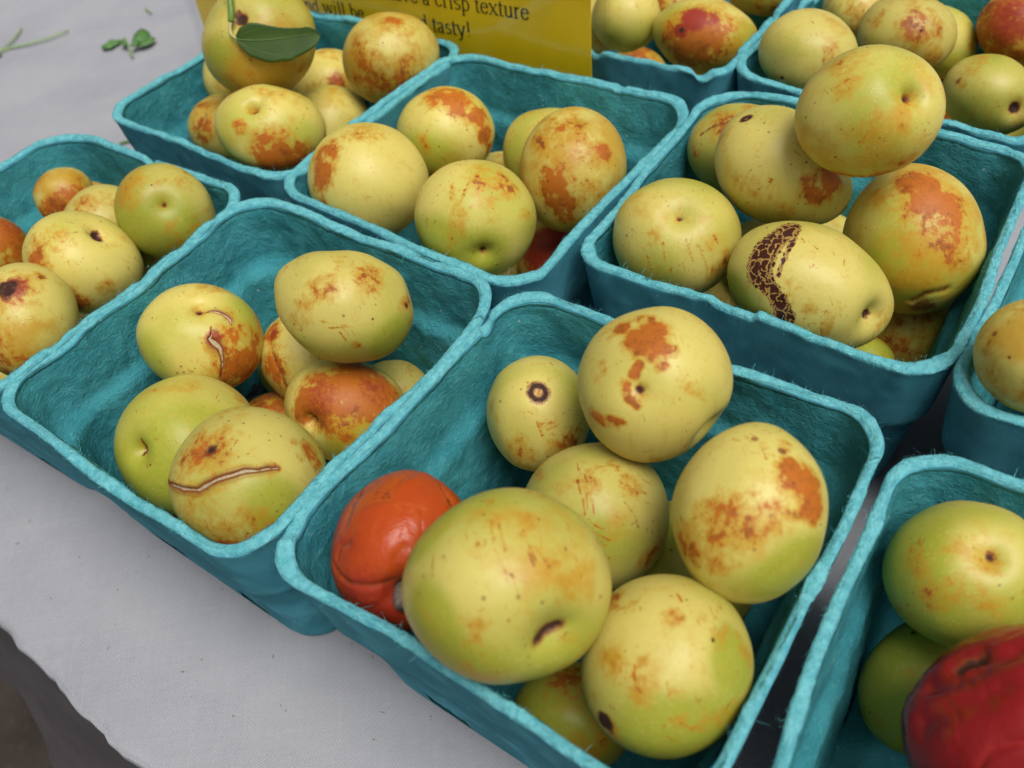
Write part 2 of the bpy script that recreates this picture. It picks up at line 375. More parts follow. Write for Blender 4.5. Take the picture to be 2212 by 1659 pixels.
# points along each rim: 0 left-back, 1 back-right, 2 right-front, 3 front-left side
RIM = {
    'C': {0: [(69, 786), (165, 724), (207, 682), (319, 605), (423, 509), (500, 447)], 1: [(600, 437), (650, 455), (800, 515), (950, 570), (1040, 600)], 2: [(1060, 645), (1000, 725), (900, 840), (825, 895), (750, 970), (710, 1015), (620, 1120)], 3: [(75, 920), (200, 1020), (300, 1090), (375, 1130), (450, 1180)]},
    'D': {0: [(615, 1145), (700, 1045), (800, 958), (910, 840), (1000, 740), (1090, 645)], 1: [(1190, 640), (1276, 672), (1586, 798), (1731, 842), (1840, 872)], 2: [(1878, 1010), (1828, 1130), (1756, 1260), (1688, 1400), (1612, 1550), (1562, 1650)], 3: [(620, 1245), (720, 1295), (850, 1360), (950, 1430), (1106, 1530), (1285, 1655)]},
    'E': {0: [(620, 380), (700, 310), (830, 215), (960, 125)], 1: [(1040, 123), (1106, 138), (1281, 172), (1440, 205)], 2: [(1470, 265), (1406, 335), (1306, 432), (1206, 545), (1165, 592)], 3: [(640, 420), (750, 465), (850, 510), (935, 548), (1050, 595)]},
    'F': {0: [(1275, 510), (1316, 475), (1406, 350), (1481, 270), (1520, 220)], 1: [(1570, 198), (1706, 213), (2031, 287), (2206, 322)], 2: [(2206, 425), (2156, 545), (2126, 645), (2056, 775)], 3: [(1280, 570), (1356, 588), (1556, 648), (1756, 725), (1956, 795)]},
    'B': {0: [(250, 230), (330, 180), (440, 110)], 1: [(660, 20), (780, 45), (900, 75), (960, 86)], 3: [(270, 263), (370, 295), (460, 335), (550, 370)]},
    'A': {0: [(0, 355), (70, 312), (120, 290)], 1: [(180, 293), (300, 335), (400, 370), (490, 398)]},
    'J': {0: [(1930, 1015), (1892, 1130), (1818, 1280), (1747, 1455), (1690, 1655)], 1: [(2010, 975), (2056, 985), (2206, 1045)]},
    'I': {0: [(2206, 525), (2156, 640), (2106, 740), (2070, 800)], 3: [(2070, 862), (2106, 877), (2205, 905)]},
    'G': {3: [(1610, 160), (1721, 190), (2031, 260), (2212, 307)], 0: [(1606, 120), (1681, 50), (1735, 5)]},
    'H': {3: [(1281, 107), (1406, 130), (1531, 155)], 2: [(1590, 130), (1640, 70), (1701, 0)]},
}

# table frame: e_u runs along the front edge of the table, e_v away from the customer
AE = BOX['E'][2]
EU = np.array([math.cos(AE), math.sin(AE), 0]); EV = np.array([-math.sin(AE), math.cos(AE), 0])
E0 = np.array([BOX['E'][0], BOX['E'][1], 0])
V_EDGE = -0.208

# ------------------------------------------------------------------ ground and tablecloth
def make_ground():
    n = 24
    g = np.linspace(-1, 1, n + 1); g = np.sign(g) * np.abs(g) ** 2.2 * 60
    v = [(x, y, -0.75) for y in g for x in g]
    f = [(j * (n + 1) + i, j * (n + 1) + i + 1, (j + 1) * (n + 1) + i + 1, (j + 1) * (n + 1) + i) for j in range(n) for i in range(n)]
    tag(mesh_obj('ground', v, f, MAT_GROUND), kind='structure')

def make_cloth():
    us = np.concatenate([np.arange(-1.2, -0.5, 0.03), np.arange(-0.5, 0.45, 0.0035), np.arange(0.45, 1.2, 0.03)])
    # profile: hem -> up the hanging flap -> over the edge -> table top
    prof = []                                     # (v, z, weight of the hanging folds)
    for k in range(5): prof.append((V_EDGE - 0.0035 + 0.0008 * (1 - k / 5), -0.020 + 0.016 * k / 5, 0.0))
    for k in range(7):
        a = math.pi / 2 * k / 7
        prof.append((V_EDGE + 0.001 - 0.0045 * math.cos(a), -0.004 + 0.004 * math.sin(a), 0.0))
    for v in np.concatenate([np.arange(V_EDGE + 0.002, 0.30, 0.0035), np.arange(0.30, 1.0, 0.02)]): prof.append((v, 0.0, 0.0))
    prof = np.array(prof); nu, npf = len(us), len(prof)
    U, K = np.meshgrid(us, np.arange(npf)); U = U.ravel(); K = K.ravel()
    V = prof[K, 0].copy(); Z = prof[K, 1].copy(); Hg = prof[K, 2]
    P = np.c_[U, V, Z * 0]
    top = sstep(V_EDGE + 0.0, V_EDGE + 0.02, V)
    wr = noise(np.c_[U * 0.8 + V * 0.5, V * 1.6, Z * 0], 0.055, 3) * 0.5 + noise(P, 0.021, 4) * 0.22
    Z -= top * np.clip(0.0006 + wr * 0.0012, 0, 0.002)
    edge = np.exp(-((V - V_EDGE) / 0.012) ** 2) * (Hg == 0)
    V += edge * (noise(np.c_[U, U * 0, U * 0], 0.011, 9) * 0.0016 + noise(np.c_[U, U * 0, U * 0], 0.004, 19) * 0.0004 + noise(np.c_[U, U * 0, U * 0], 0.05, 10) * 0.002)
    Z += edge * noise(np.c_[U, U * 0, U * 0], 0.03, 11) * 0.0016
    Z += (Z < -0.002) * noise(np.c_[U, U * 0, U * 0], 0.02, 14) * 0.002
    X = E0[None] + U[:, None] * EU + V[:, None] * EV; X[:, 2] += Z
    idx = np.arange(nu * npf).reshape(npf, nu)
    f = np.stack([idx[:-1, :-1], idx[:-1, 1:], idx[1:, 1:], idx[1:, :-1]], -1).reshape(-1, 4)
    o = mesh_obj('tablecloth', X, f.tolist(), MAT_CLOTH)
    tag(o, 'white cotton tablecloth covering the market table under all the baskets', 'tablecloth')

def make_hanging_cloth():  # strip of cloth below the table edge, its darkness set in its colour
    us = np.arange(-0.9, 0.9, 0.006); ks = np.arange(30)
    U, K = np.meshgrid(us, ks); U = U.ravel(); s = K.ravel() / 29.0
    fold = np.sin(U * 2 * math.pi / 0.11 + noise(np.c_[U, U * 0, U * 0], 0.14, 12) * 3)
    V = V_EDGE + 0.001 - 0.026 * s ** 1.2 - 0.007 * s * fold - 0.002 * s * noise(np.c_[U, s * 0.1, U * 0], 0.03, 13)
    Z = -0.006 - 0.10 * s + 0.006 * s * noise(np.c_[U, U * 0, U * 0], 0.07, 15)
    X = E0[None] + U[:, None] * EU + V[:, None] * EV; X[:, 2] += Z
    nu = len(us); idx = np.arange(len(X)).reshape(30, nu)
    f = np.stack([idx[:-1, :-1], idx[1:, :-1], idx[1:, 1:], idx[:-1, 1:]], -1).reshape(-1, 4)
    n0 = len(X); X2 = X + EV * 0.0008
    f2 = (f[:, ::-1] + n0)
    o = mesh_obj('dark_hanging_cloth', np.vstack([X, X2]), f.tolist() + f2.tolist(), MAT_HANGING)
    tag(o, 'cloth coloured dark grey, hanging below the front edge of the white tablecloth', 'table skirt')

# ------------------------------------------------------------------ moulded pulp baskets
def ring(half_u, half_v, rad, NS):
    hu, hv, r = half_u, half_v, min(rad, half_u * 0.98, half_v * 0.98)
    # the same fractions for every ring so the columns line up
    fs = 0.205; fc = 0.045
    per = NS // 4
    pts = []
    ns = int(round(per * fs / (fs + fc))); nc = per - ns
    cors = [(hu - r, hv - r, 0), (-(hu - r), hv - r, 90), (-(hu - r), -(hv - r), 180), (hu - r, -(hv - r), 270)]
    for k in range(4):
        cx, cy, a0 = cors[k]
        for i in range(nc):
            a = math.radians(a0 + 90.0 * i / nc)
            pts.append((cx + r * math.cos(a), cy + r * math.sin(a)))
        a = math.radians(a0 + 90); p0 = (cx + r * math.cos(a), cy + r * math.sin(a))
        nx, ny, na = cors[(k + 1) % 4]; b = math.radians(na); p1 = (nx + r * math.cos(b), ny + r * math.sin(b))
        for i in range(ns):
            t = i / ns; pts.append((p0[0] + (p1[0] - p0[0]) * t, p0[1] + (p1[1] - p0[1]) * t))
    return np.array(pts)

def rim_offsets(key):
    x0, y0, a = BOX[key]
    u = np.array([math.cos(a), math.sin(a)]); v = np.array([-math.sin(a), math.cos(a)])
    L = W * ASP
    out = {}
    for e, pts in RIM[key].items():
        c, o = [], []
        for (px, py) in pts:
            p = on_plane(px, py, HB)[:2] - np.array([x0, y0]); lu, lv = p @ u, p @ v
            if e == 0: c.append(lv); o.append(-lu - W / 2)
            if e == 1: c.append(lu); o.append(lv - L / 2)
            if e == 2: c.append(lv); o.append(lu - W / 2)
            if e == 3: c.append(lu); o.append(-lv - L / 2)
        c, o = np.array(c), np.clip(np.array(o), -0.005, 0.005)
        k = np.argsort(c); c, o = c[k], o[k]
        g = np.linspace(-0.06, 0.06, 121); val = np.interp(g, c, o)
        ker = np.exp(-np.linspace(-2, 2, 21) ** 2); ker /= ker.sum()
        val = np.convolve(np.pad(val, 10, mode='edge'), ker, 'valid')
        out[e] = (g, val)
    return out

def make_basket(key, label):
    x0, y0, a = BOX[key]; seed = ord(key)
    NS = 560 if key in 'CDEFJ' else 360
    hw, hl = W / 2, W * ASP / 2
    # profile rows: (inset from the rim centre line, z, corner radius, zone)
    rows = []
    TH = 0.0013
    for s in (0.08, 0.25, 0.45, 0.62, 0.78, 0.9): rows.append((hw - (hw - 0.0135) * s, 0.0030, 0.008, 0))   # inner floor
    rows.append((0.0128, 0.0032, 0.011, 0)); rows.append((0.0118, 0.0050, 0.011, 0))
    zs = np.linspace(0.0075, HB - 0.0025, 40)
    for z in zs:
        ins = np.interp(z, [0.007, 0.030, 0.0475, 0.0508, HB - 0.012, HB], [0.0112, 0.0086, 0.0070, 0.0036, 0.0026, 0.0016])
        rows.append((ins, z, 0.0125, 0))
    for ins, dz, zn in ((0.0014, -0.0010, 1.4), (0.0012, -0.0002, 2), (0.0006, 0.0001, 2), (-0.0006, 0.0002, 2), (-0.0012, -0.0001, 2), (-0.0013, -0.0011, 1.5)):
        rows.append((ins, HB + dz, 0.0135, zn))
    for z in np.linspace(HB - 0.003, 0.004, 40):
        ins = np.interp(z, [0.003, 0.042, 0.045, HB], [0.0082, 0.0036, 0.0012, -0.0013])
        rows.append((ins, z, 0.0140, 1))
    rows.append((0.0090, 0.0014, 0.012, 1)); rows.append((0.0105, 0.0002, 0.011, 1)); rows.append((0.0140, 0.0, 0.010, 1)); rows.append((0.030, 0.0, 0.008, 1)); rows.append((0.045, 0.0, 0.006, 1))
    nr = len(rows)
    P = np.zeros((nr, NS, 3)); zone = np.zeros((nr, NS)); wall = np.zeros((nr, NS, 3))
    arc = None; acc = 0; prev = None
    for k, (ins, z, rad, zn) in enumerate(rows):
        r = ring(hw - ins, hl - ins, rad, NS)
        P[k, :, :2] = r; P[k, :, 2] = z; zone[k] = zn
        if arc is None:
            rr = ring(hw, hl, 0.013, NS); d = np.linalg.norm(np.roll(rr, -1, 0) - rr, axis=1); arc = np.concatenate([[0], np.cumsum(d)[:-1]])
        acc += 0 if prev is None else math.hypot(ins - prev[0], z - prev[1]); prev = (ins, z)
        wall[k, :, 0] = arc; wall[k, :, 1] = acc
    P = P.reshape(-1, 3); zone = zone.ravel(); wall = wall.reshape(-1, 3)
    # hand-made wobble of the real rim, fading to nothing at the bottom
    off = rim_offsets(key); wz = np.clip(P[:, 2] / HB, 0, 1) ** 1.6
    lu, lv = P[:, 0].copy(), P[:, 1].copy()
    seedv = seed * 0.37
    z3 = np.zeros(len(P))
    if 2 in off: P[:, 0] += wz * np.interp(lv, *off[2]) * np.clip(lu / hw, 0, 1) ** 4
    if 0 in off: P[:, 0] -= wz * np.interp(lv, *off[0]) * np.clip(-lu / hw, 0, 1) ** 4
    if 1 in off: P[:, 1] += wz * np.interp(lu, *off[1]) * np.clip(lv / hl, 0, 1) ** 4
    if 3 in off: P[:, 1] -= wz * np.interp(lu, *off[3]) * np.clip(-lv / hl, 0, 1) ** 4
    # outward direction for the surface relief
    out = np.c_[lu / hw, lv / hl]; out = np.sign(out) * np.abs(out) ** 5; out /= np.linalg.norm(out, axis=1)[:, None] + 1e-9
    Q = np.c_[lu, lv, P[:, 2]] + seedv
    is_in = zone < 0.5; wallish = (P[:, 2] > 0.006) & (P[:, 2] < HB - 0.001)
    lump = noise(Q, 0.011, seed) * 0.0004 + noise(Q, 0.005, seed + 1) * 0.00028 + (0.5 - np.abs(noise(np.c_[wall[:, 0] * 0.6 + wall[:, 1] * 0.3, wall[:, 1], z3] + seedv, 0.0032, seed + 2))) * 0.0004
    fold = noise(np.c_[wall[:, 0], P[:, 2] * 0.3, z3] + seedv, 0.012, seed + 5) * 0.0005
    amt = np.where(is_in, lump * 1.25 + fold, lump * 0.45 + fold * 0.5) * np.where(wallish, 1, 0.0)
    P[:, :2] += out * amt[:, None]
    # torn rim: thickness and height vary
    rimw = sstep(HB - 0.010, HB - 0.001, P[:, 2])
    A3 = np.c_[wall[:, 0], z3, z3] + seedv
    dz = noise(A3, 0.016, seed + 7) * 0.0009 + noise(A3, 0.006, seed + 8) * 0.00035 + noise(A3, 0.0017, seed + 9) * 0.00012
    nick = np.clip(noise(A3, 0.009, seed + 10) - 0.60, 0, 1) * 0.010
    P[:, 2] += rimw * (dz - nick)
    thick = noise(A3, 0.012, seed + 11) * 0.0008 + noise(A3, 0.004, seed + 12) * 0.0003 + noise(A3, 0.0013, seed + 13) * 0.00016
    P[:, :2] += out * (np.where(zone > 1.5, 1, 0) * thick * np.where(np.arange(len(P)) // NS > 50, 1, -1))[:, None]
    # floor relief
    fl = (P[:, 2] < 0.0045) & is_in
    P[fl, 2] += np.clip(noise(Q[fl], 0.008, seed + 15), -1, 1) * 0.0004
    idx = np.arange(nr * NS).reshape(nr, NS)
    nxt = np.roll(idx, -1, axis=1)
    faces = np.stack([idx[:-1], nxt[:-1], nxt[1:], idx[1:]], -1)                # rows x NS x 4
    keep = np.ones(faces.shape[:2], bool)
    # vent slots low in each wall: cut through both faces with torn edges
    half = NS // 4
    zrow = np.array([r[1] for r in rows]); zr = np.array([r[3] for r in rows])
    per = NS // 4; colj = np.arange(NS) % per; nc_ = per - int(round(per * 0.82)); t = (colj - nc_) / float(per - nc_)
    jit = noise(np.c_[arc, arc * 0, arc * 0] + seedv, 0.0025, seed + 20) * 0.0016
    for c0, c1 in ((0.10, 0.30), (0.70, 0.90)):
        cc = (t > c0) & (t < c1)
        for k in range(nr - 1):
            zm = 0.5 * (zrow[k] + zrow[k + 1])
            if (0.0045 < zm < 0.0135) and zr[k] < 1.5:
                keep[k, cc & (zm + jit < 0.0115) & (zm + jit > 0.0042)] = False
    fl_ = faces[keep].tolist()
    # cap inner and outer floor
    n0 = len(P)
    P = np.vstack([P, [[0, 0, 0.003]], [[0, 0, 0.0]]]); zone = np.append(zone, [0, 1]); wall = np.vstack([wall, np.zeros((2, 3))])
    for i in range(NS):
        j = (i + 1) % NS
        fl_.append((idx[0, j], idx[0, i], n0)); fl_.append((idx[-1, i], idx[-1, j], n0 + 1))
    o = mesh_obj('pulp_basket', P, fl_, MAT_PULP, loc=(x0, y0, 0.0))
    o.rotation_euler = (0, 0, a)
    set_attr(o.data, 'zone', zone); set_attr(o.data, 'wall', wall, 'FLOAT_VECTOR')
    tag(o, label, 'basket', 'teal pulp baskets on the tablecloth')
    # loose fibres along the torn rim
    rng = np.random.default_rng(seed)
    rimk = [k for k in range(nr) if rows[k][3] == 2]
    V, F = [], []
    for h in range(2600):
        k = rimk[rng.integers(len(rimk))]; j = rng.integers(NS)
        p = P[idx[k, j]] + rng.normal(0, 0.0003, 3)
        d = rng.normal(0, 1, 3); d[2] = abs(d[2]) * 0.5; oo = out[idx[k, j]] * rng.choice([-1, 1]); d[:2] += oo * 0.9
        d /= np.linalg.norm(d); L_ = rng.gamma(1.5, 0.00022) + 0.0002
        w_ = np.cross(d, [0.3, 0.5, 0.8]); w_ /= np.linalg.norm(w_) + 1e-9; w_ *= rng.uniform(0.00002, 0.00005)
        bend = rng.normal(0, 1, 3) * L_ * 0.6; b0 = len(V)
        for q, s in enumerate((0, 0.5, 1.0)):
            c_ = p + d * L_ * s + bend * s * s; V.append(c_ + w_ * (1 - 0.5 * s)); V.append(c_ - w_ * (1 - 0.5 * s))
        F += [(b0, b0 + 1, b0 + 3, b0 + 2), (b0 + 2, b0 + 3, b0 + 5, b0 + 4)]
    fo = mesh_obj('rim_fibres', V, F, MAT_FIBRE, parent=o); tag(fo, kind='stuff')
    return o

BASKETS = {
    'A': 'teal pulp basket whose fruit includes one with a round grey scar',
    'B': 'teal pulp basket holding the fruit that has a green leaf',
    'C': 'teal pulp basket holding the two split yellow-green fruits',
    'D': 'teal pulp basket holding the wrinkled bright orange fruit',
    'E': 'teal pulp basket in front of the yellow sign, without leaf or split fruit',
    'F': 'teal pulp basket holding the fruit with a dark netted scab',
    'G': 'teal pulp basket directly behind the basket with the netted-scab fruit',
    'H': 'teal pulp basket behind the right edge of the yellow sign',
    'I': 'teal pulp basket beside the netted-scab basket, with one amber fruit showing',
    'J': 'teal pulp basket holding the wrinkled dark red fruit',
}

# each fruit: (outline centre x, y, half width, half height, tilt in photo pixels, distance from the camera in m), marks, options, label
FRUIT = {
'D1': ((1415,830,171,168,0,0.21354), [('r',1395,722,46,1.15),('r',1345,700,26,.75),('r',1425,748,32,.95),('r',1390,690,30,.8),('rp',[(1378,788),(1366,806),(1352,818),(1350,842),(1358,862),(1378,874)],10,1.0),('r',1368,806,14,1.0),('rp',[(1285,885),(1310,905),(1345,915)],14,.9),('r',1292,800,26,.45),('r',1430,790,16,.55),('a',1290,860,80,.35),('t',1380,842,9,1.2),('d',1380,842,9,1.3),('q',1545,940,42,1.1),('g',1480,800,110,.15)], dict(sub=7,g=.28,amb=.12), 'yellow jujube with a ragged orange patch and a small black hole'),
'D2': ((1165,893,114,127,0,0.24672), [('ring',1163,848,21),('b',1180,905,40,-20,2,8),('b',1168,930,36,75,3,10),('b',1240,920,40,10,5,22),('r',1192,915,26,.35),('r',1225,965,45,.6),('r',1130,985,40,.45),('k',1150,920,90,.2)], dict(g=.3,spk=.35), 'yellow jujube with a brown ring scar tucked behind the orange-patched jujube'),
'D3': ((1285,1113,161,163,0,0.22383), [('b',1313,1005,34,5,9,14),('b',1262,1060,42,80,8,18),('b',1375,1055,44,35,12,20),('r',1275,1045,26,.45),('r',1365,1050,30,.5),('b',1280,1155,20,30,6,14),('line',[(1350,1085),(1372,1115),(1378,1140)],3,.35,0),('r',1408,1205,40,.55),('g',1300,970,60,.3),('g',1330,1180,70,.2)], dict(sub=7,g=.3,spk=.35), 'yellow-green jujube with brush-like orange scuffs in the middle of its basket'),
'D4': ((1616,1105,172,192,10,0.1929), [('r',1738,1040,50,1.25),('r',1755,1080,40,1.1),('r',1700,1068,28,.8),('r',1668,1105,50,.85),('r',1640,1130,36,.8),('r',1560,1120,58,.55),('r',1486,1172,46,.7),('b',1560,1130,60,100,10,28),('b',1530,1190,50,150,9,30),('b',1640,970,14,20,8,30),('a',1540,1170,110,.4),('r',1545,1185,55,.6),('r',1650,960,14,.6),('d',1630,945,9,.5),('d',1691,971,11,.55),('r',1700,960,24,.6),('g',1720,1235,90,.75),('g',1640,1270,80,.5),('y',1560,1010,120,.3)], dict(sub=7,g=.2), 'pale yellow jujube with a vivid orange blotch on its side'),
'D5': ((1097,1264,220,213,10,0.1791), [('q',1208,1388,62,.95),('line',[(1176,1414),(1208,1398),(1242,1373)],14,.95,.0008),('d',1212,1396,20,.7),('o',1190,1392,36,.5),('a',1200,1190,150,.30),('b',1150,1200,60,70,12,70),('b',1040,1120,30,80,6,30),('g',925,1140,80,.75),('g',930,1330,80,.6),('g',1000,1450,110,.55),('r',1062,1120,16,.5),('r',1060,1085,12,.5),('line',[(1100,1240),(1125,1252),(1150,1262)],3,.22,0),('r',1010,1370,40,.35)], dict(sub=7,g=.5,amb=.3,spk=.35), 'largest jujube, amber yellow with a red-brown stem hollow, leaning on the wrinkled orange fruit'),
'D6': ((1437,1437,186,199,10,0.19134), [('r',1325,1305,30,.6),('r',1360,1315,20,.5),('r',1375,1490,26,.55),('r',1455,1335,24,.45),('r',1460,1500,22,.5),('b',1330,1310,36,-15,8,14),('b',1385,1480,34,80,7,20),('b',1480,1330,26,60,4,30),('b',1470,1575,50,25,4,20),('a',1400,1480,90,.4),('r',1385,1430,14,.5),('r',1300,1430,30,.4),('d',1308,1560,24,1.0),('r',1318,1575,34,.6),('r',1470,1560,20,.4),('g',1590,1420,70,.7),('g',1480,1610,120,.8),('y',1430,1370,110,.4),('d',1542,1382,5,.9)], dict(sub=7,g=.35), 'pale yellow jujube with a dark tip beside the largest amber one'),
'D7': ((868,1185,150,172,15,0.21301), [('line',[(722,1222),(755,1258),(800,1266),(850,1260)],5,.5,.0006),('line',[(728,1205),(735,1180),(752,1172)],5,.5,.0006),('line',[(745,1130),(762,1075),(800,1045)],9,.3,.0005),('q',868,1285,36,1.0),('d',868,1285,26,.8),('r',800,1330,70,.7),('o',800,1310,120,.75),('o',748,1170,60,.5),('line',[(868,1260),(850,1215),(872,1180)],8,.12,.0005)], dict(sub=7,g=.3,amb=.3,spk=.1,wrinkle=.026,mat='orange'), 'wrinkled bright orange-red overripe jujube with a grey stalk'),
'D8': ((1240,1545,135,120,0,0.23783), [('r',1230,1475,50,.7),('g',1220,1560,120,.6),('r',1300,1600,40,.5)], dict(g=.85), 'shaded dark green jujube low in the basket beneath the largest amber one'),
'C1': ((436,730,137,115,10,0.29581), [('s',430,660,20,.9),('c',[(446,668,.4),(468,672,1),(486,681,1.1),(496,690,.9),(499,703,.5)],2.6),('c',[(455,708,.35),(457,724,.5),(452,732,1.2),(463,741,2.4),(474,752,1.6),(479,770,.9),(480,786,1.0),(474,812,.6)],2.6),('o',462,730,24,.75),('o',490,690,18,.5),('r',520,790,62,.95),('r',505,740,40,.8),('r',545,740,40,.6),('k',400,790,140,.3),('g',320,770,60,.5),('r',560,690,26,.4)], dict(sub=7,g=.4,spk=.45,amb=.3), 'split jujube with a short vertical crack running down from its stem end'),
'C2': ((748,660,152,122,20,0.2554), [('r',800,592,40,.55),('r',812,620,26,.5),('r',695,625,34,.5),('r',655,660,26,.5),('b',695,622,44,-20,8,14),('b',805,600,46,45,10,18),('b',655,660,40,75,5,12),('b',770,745,26,50,7,18),('b',720,690,60,15,2,20),('r',640,700,26,.4),('r',745,560,30,.4),('d',806,690,4,1.0),('d',800,684,3,.9),('r',770,745,14,.5),('d',879,660,10,.7),('r',876,655,18,.6),('r',690,770,30,.45),('g',860,740,70,.7),('y',740,640,90,.3)], dict(sub=7,g=.3,spk=.3,taper=-.07,lump=1.6), 'lopsided yellow-green jujube with amber smudges behind the rust-red one'),
'C3': ((665,770,103,105,0,0.2982), [('line',[(596,690),(586,725),(592,770),(608,805),(622,838)],4,.55,.0004),('o',588,722,20,.7),('r',584,720,28,.85),('r',590,800,40,.85),('r',615,830,30,.6)], dict(g=.2,amb=.35), 'partly hidden pale jujube with a thin red seam between two larger ones'),
'C4': ((415,965,168,156,10,0.27632), [('t',290,970,7,1.6),('q',288,980,24,.55),('line',[(291,950),(290,970),(286,990)],3,.8,.0003),('g',320,1060,120,.7),('g',420,950,90,.25),('r',330,840,26,.35),('a',470,840,80,.3)], dict(sub=7,g=.5,spk=.2), 'clean lime-yellow jujube with a small dimple beside the one with the long split'),
'C5': ((540,1036,172,163,5,0.23939), [('t',449,966,13,.9),('r',440,965,58,.62),('r',400,990,44,.5),('k',440,960,170,.45),('c',[(366,1040,.7),(385,1050,1),(405,1056,1.0),(432,1058,1.1),(452,1046,1.3),(472,1035,1.2),(500,1027,1.2),(530,1017,1.1),(556,1017,.8),(580,1012,1.0),(604,1011,.45)],3.8),('r',690,1000,22,.55),('r',655,985,14,.45),('r',640,950,12,.5),('r',440,1130,60,.42),('r',520,1195,110,.75),('r',640,1150,60,.5),('g',600,1090,70,.6),('a',480,900,90,.25)], dict(sub=7,g=.35,spk=.55,amb=.25), 'split jujube with a long smile-shaped crack showing white flesh'),
'C6': ((752,888,138,114,15,0.2711), [('r',770,812,60,1.15),('r',700,850,62,1.0),('r',820,850,56,1.1),('r',670,880,50,1.1),('r',770,880,56,.95),('r',745,920,50,.7),('r',725,830,40,.7),('s',662,915,18,1.2),('o',690,855,60,.55),('o',810,840,60,.5),('o',760,890,40,.4),('g',790,960,90,.55),('g',865,870,30,.7)], dict(sub=7,g=.4,amb=.4), 'jujube mottled mostly rust-red over yellow-green'),
'C7': ((850,860,85,82,0,0.29772), [('r',915,790,18,.5)], dict(g=.15,amb=.25), 'small pale jujube peeping out behind the rust-red one'),
'C8': ((608,922,90,78,0,0.31139), [('r',590,860,60,.8),('r',620,870,40,.7)], dict(g=.1,amb=.8), 'streaked brown-orange jujube buried below the rust-red one'),
'E1': ((795,394,131,124,15,0.32128), [('r',692,368,34,1.1),('r',682,400,26,.9),('r',700,335,36,.85),('r',790,280,44,.5),('r',690,430,18,.7),('y',830,380,110,.4)], dict(g=.2), 'pale yellow jujube with a rusty edge against the basket wall'),
'E2': ((965,290,106,104,0,0.3517), [('r',958,202,40,1.0),('r',995,215,38,1.0),('r',1030,248,32,1.0),('r',1050,290,24,.95),('r',1060,320,16,.7),('g',930,360,80,.6)], dict(g=.4,spk=.4,amb=.25), 'yellow-green jujube with an orange-red crown'),
'E3': ((1029,474,131,129,0,0.29082), [('r',1060,378,46,.55),('b',1070,385,50,10,9,22),('b',1000,430,44,115,5,16),('r',1095,400,34,.5),('r',1050,425,30,.4),('r',985,430,22,.4),('t',1046,555,8,1.3),('q',1046,555,26,.5),('g',940,540,80,.7),('g',1040,560,70,.6),('r',1130,560,18,.5)], dict(sub=6,g=.3,spk=.4), 'yellow-green jujube with a dimpled tip resting on the torn basket rim'),
'E4': ((1236,367,117,134,10,0.30961), [('r',1200,395,40,1.0),('r',1212,440,36,1.0),('r',1224,470,22,.8),('r',1300,325,22,.95),('r',1285,345,18,.6),('r',1220,265,50,.62),('r',1180,290,36,.6),('r',1280,410,30,.6),('r',1250,330,30,.45),('q',1245,243,30,.5),('k',1240,370,130,.3),('b',1190,290,60,60,10,24),('b',1270,290,50,85,8,30),('g',1170,480,50,.4)], dict(sub=6,g=.05,amb=.75,spk=.45), 'amber jujube with brown splashes in front of its smooth green neighbour'),
'E5': ((1190,332,105,102,0,0.34588), [('g',1110,350,60,.3)], dict(g=.4,amb=.2,spk=.4), 'yellow-green jujube half hidden by the brown-splashed amber one'),
'E6': ((1205,567,86,84,0,0.33881), [('o',1180,530,90,.9),('r',1200,550,80,.8)], dict(g=.1,amb=.6,red=.35), 'dark purple-red jujube in the shade at the bottom of its basket'),
'E7': ((1085,400,80,72,0,0.37303), [('r',1075,345,30,.5)], dict(g=.1,amb=.5), 'small pale tan jujube sliver deep between the others'),
'F1': ((1460,514,140,126,0,0.2775), [('q',1470,455,40,.75),('t',1471,459,6,1.0),('a',1395,440,50,.25),('r',1556,575,34,.5),('a',1555,500,60,.35),('b',1440,560,40,80,6,30),('b',1530,560,40,60,6,22),('g',1400,600,80,.3)], dict(g=.4,spk=.25), 'clean pale lime jujube with a shallow dimple near the basket corner'),
'F2': ((1690,366,157,124,25,0.28817), [('q',1832,352,26,.9),('d',1832,352,12,.7),('r',1815,335,38,1.1),('r',1800,385,40,1.05),('r',1770,405,36,.9),('r',1790,310,28,.7),('o',1828,360,20,.6),('r',1745,395,20,.7),('r',1700,460,30,.4),('r',1600,395,24,.35),('ring',1611,254,13),('b',1680,300,40,30,9,45),('b',1640,400,40,20,7,36),('r',1560,300,30,.4),('y',1680,350,100,.25)], dict(sub=7,g=.38,spk=.4,amb=.25,taper=.12), 'long yellow-green jujube with a rusty pointed end on top of the pile'),
'F3': ((1874,244,165,138,-28,0.26299), [('s',1984,204,26,1.1),('r',1950,345,24,.65),('r',1925,370,26,.6),('r',1890,395,40,.7),('r',1945,280,14,.45),('r',1820,400,40,.6),('a',1870,330,90,.45),('g',1850,170,110,.15)], dict(sub=6,g=.42,amb=.42,spk=.35), 'large olive jujube with a stem hollow, highest on its heap'),
'F4': ((1600,325,112,104,0,0.32071), [('line',[(1515,292),(1545,272),(1580,262),(1605,255)],3,.7,.0004),('o',1550,270,16,.5),('r',1560,262,36,.6),('r',1510,330,18,.5),('r',1630,235,30,.6),('g',1520,390,60,.6)], dict(g=.4,amb=.35), 'green-yellow jujube with a thin red slit behind the long rusty-ended one'),
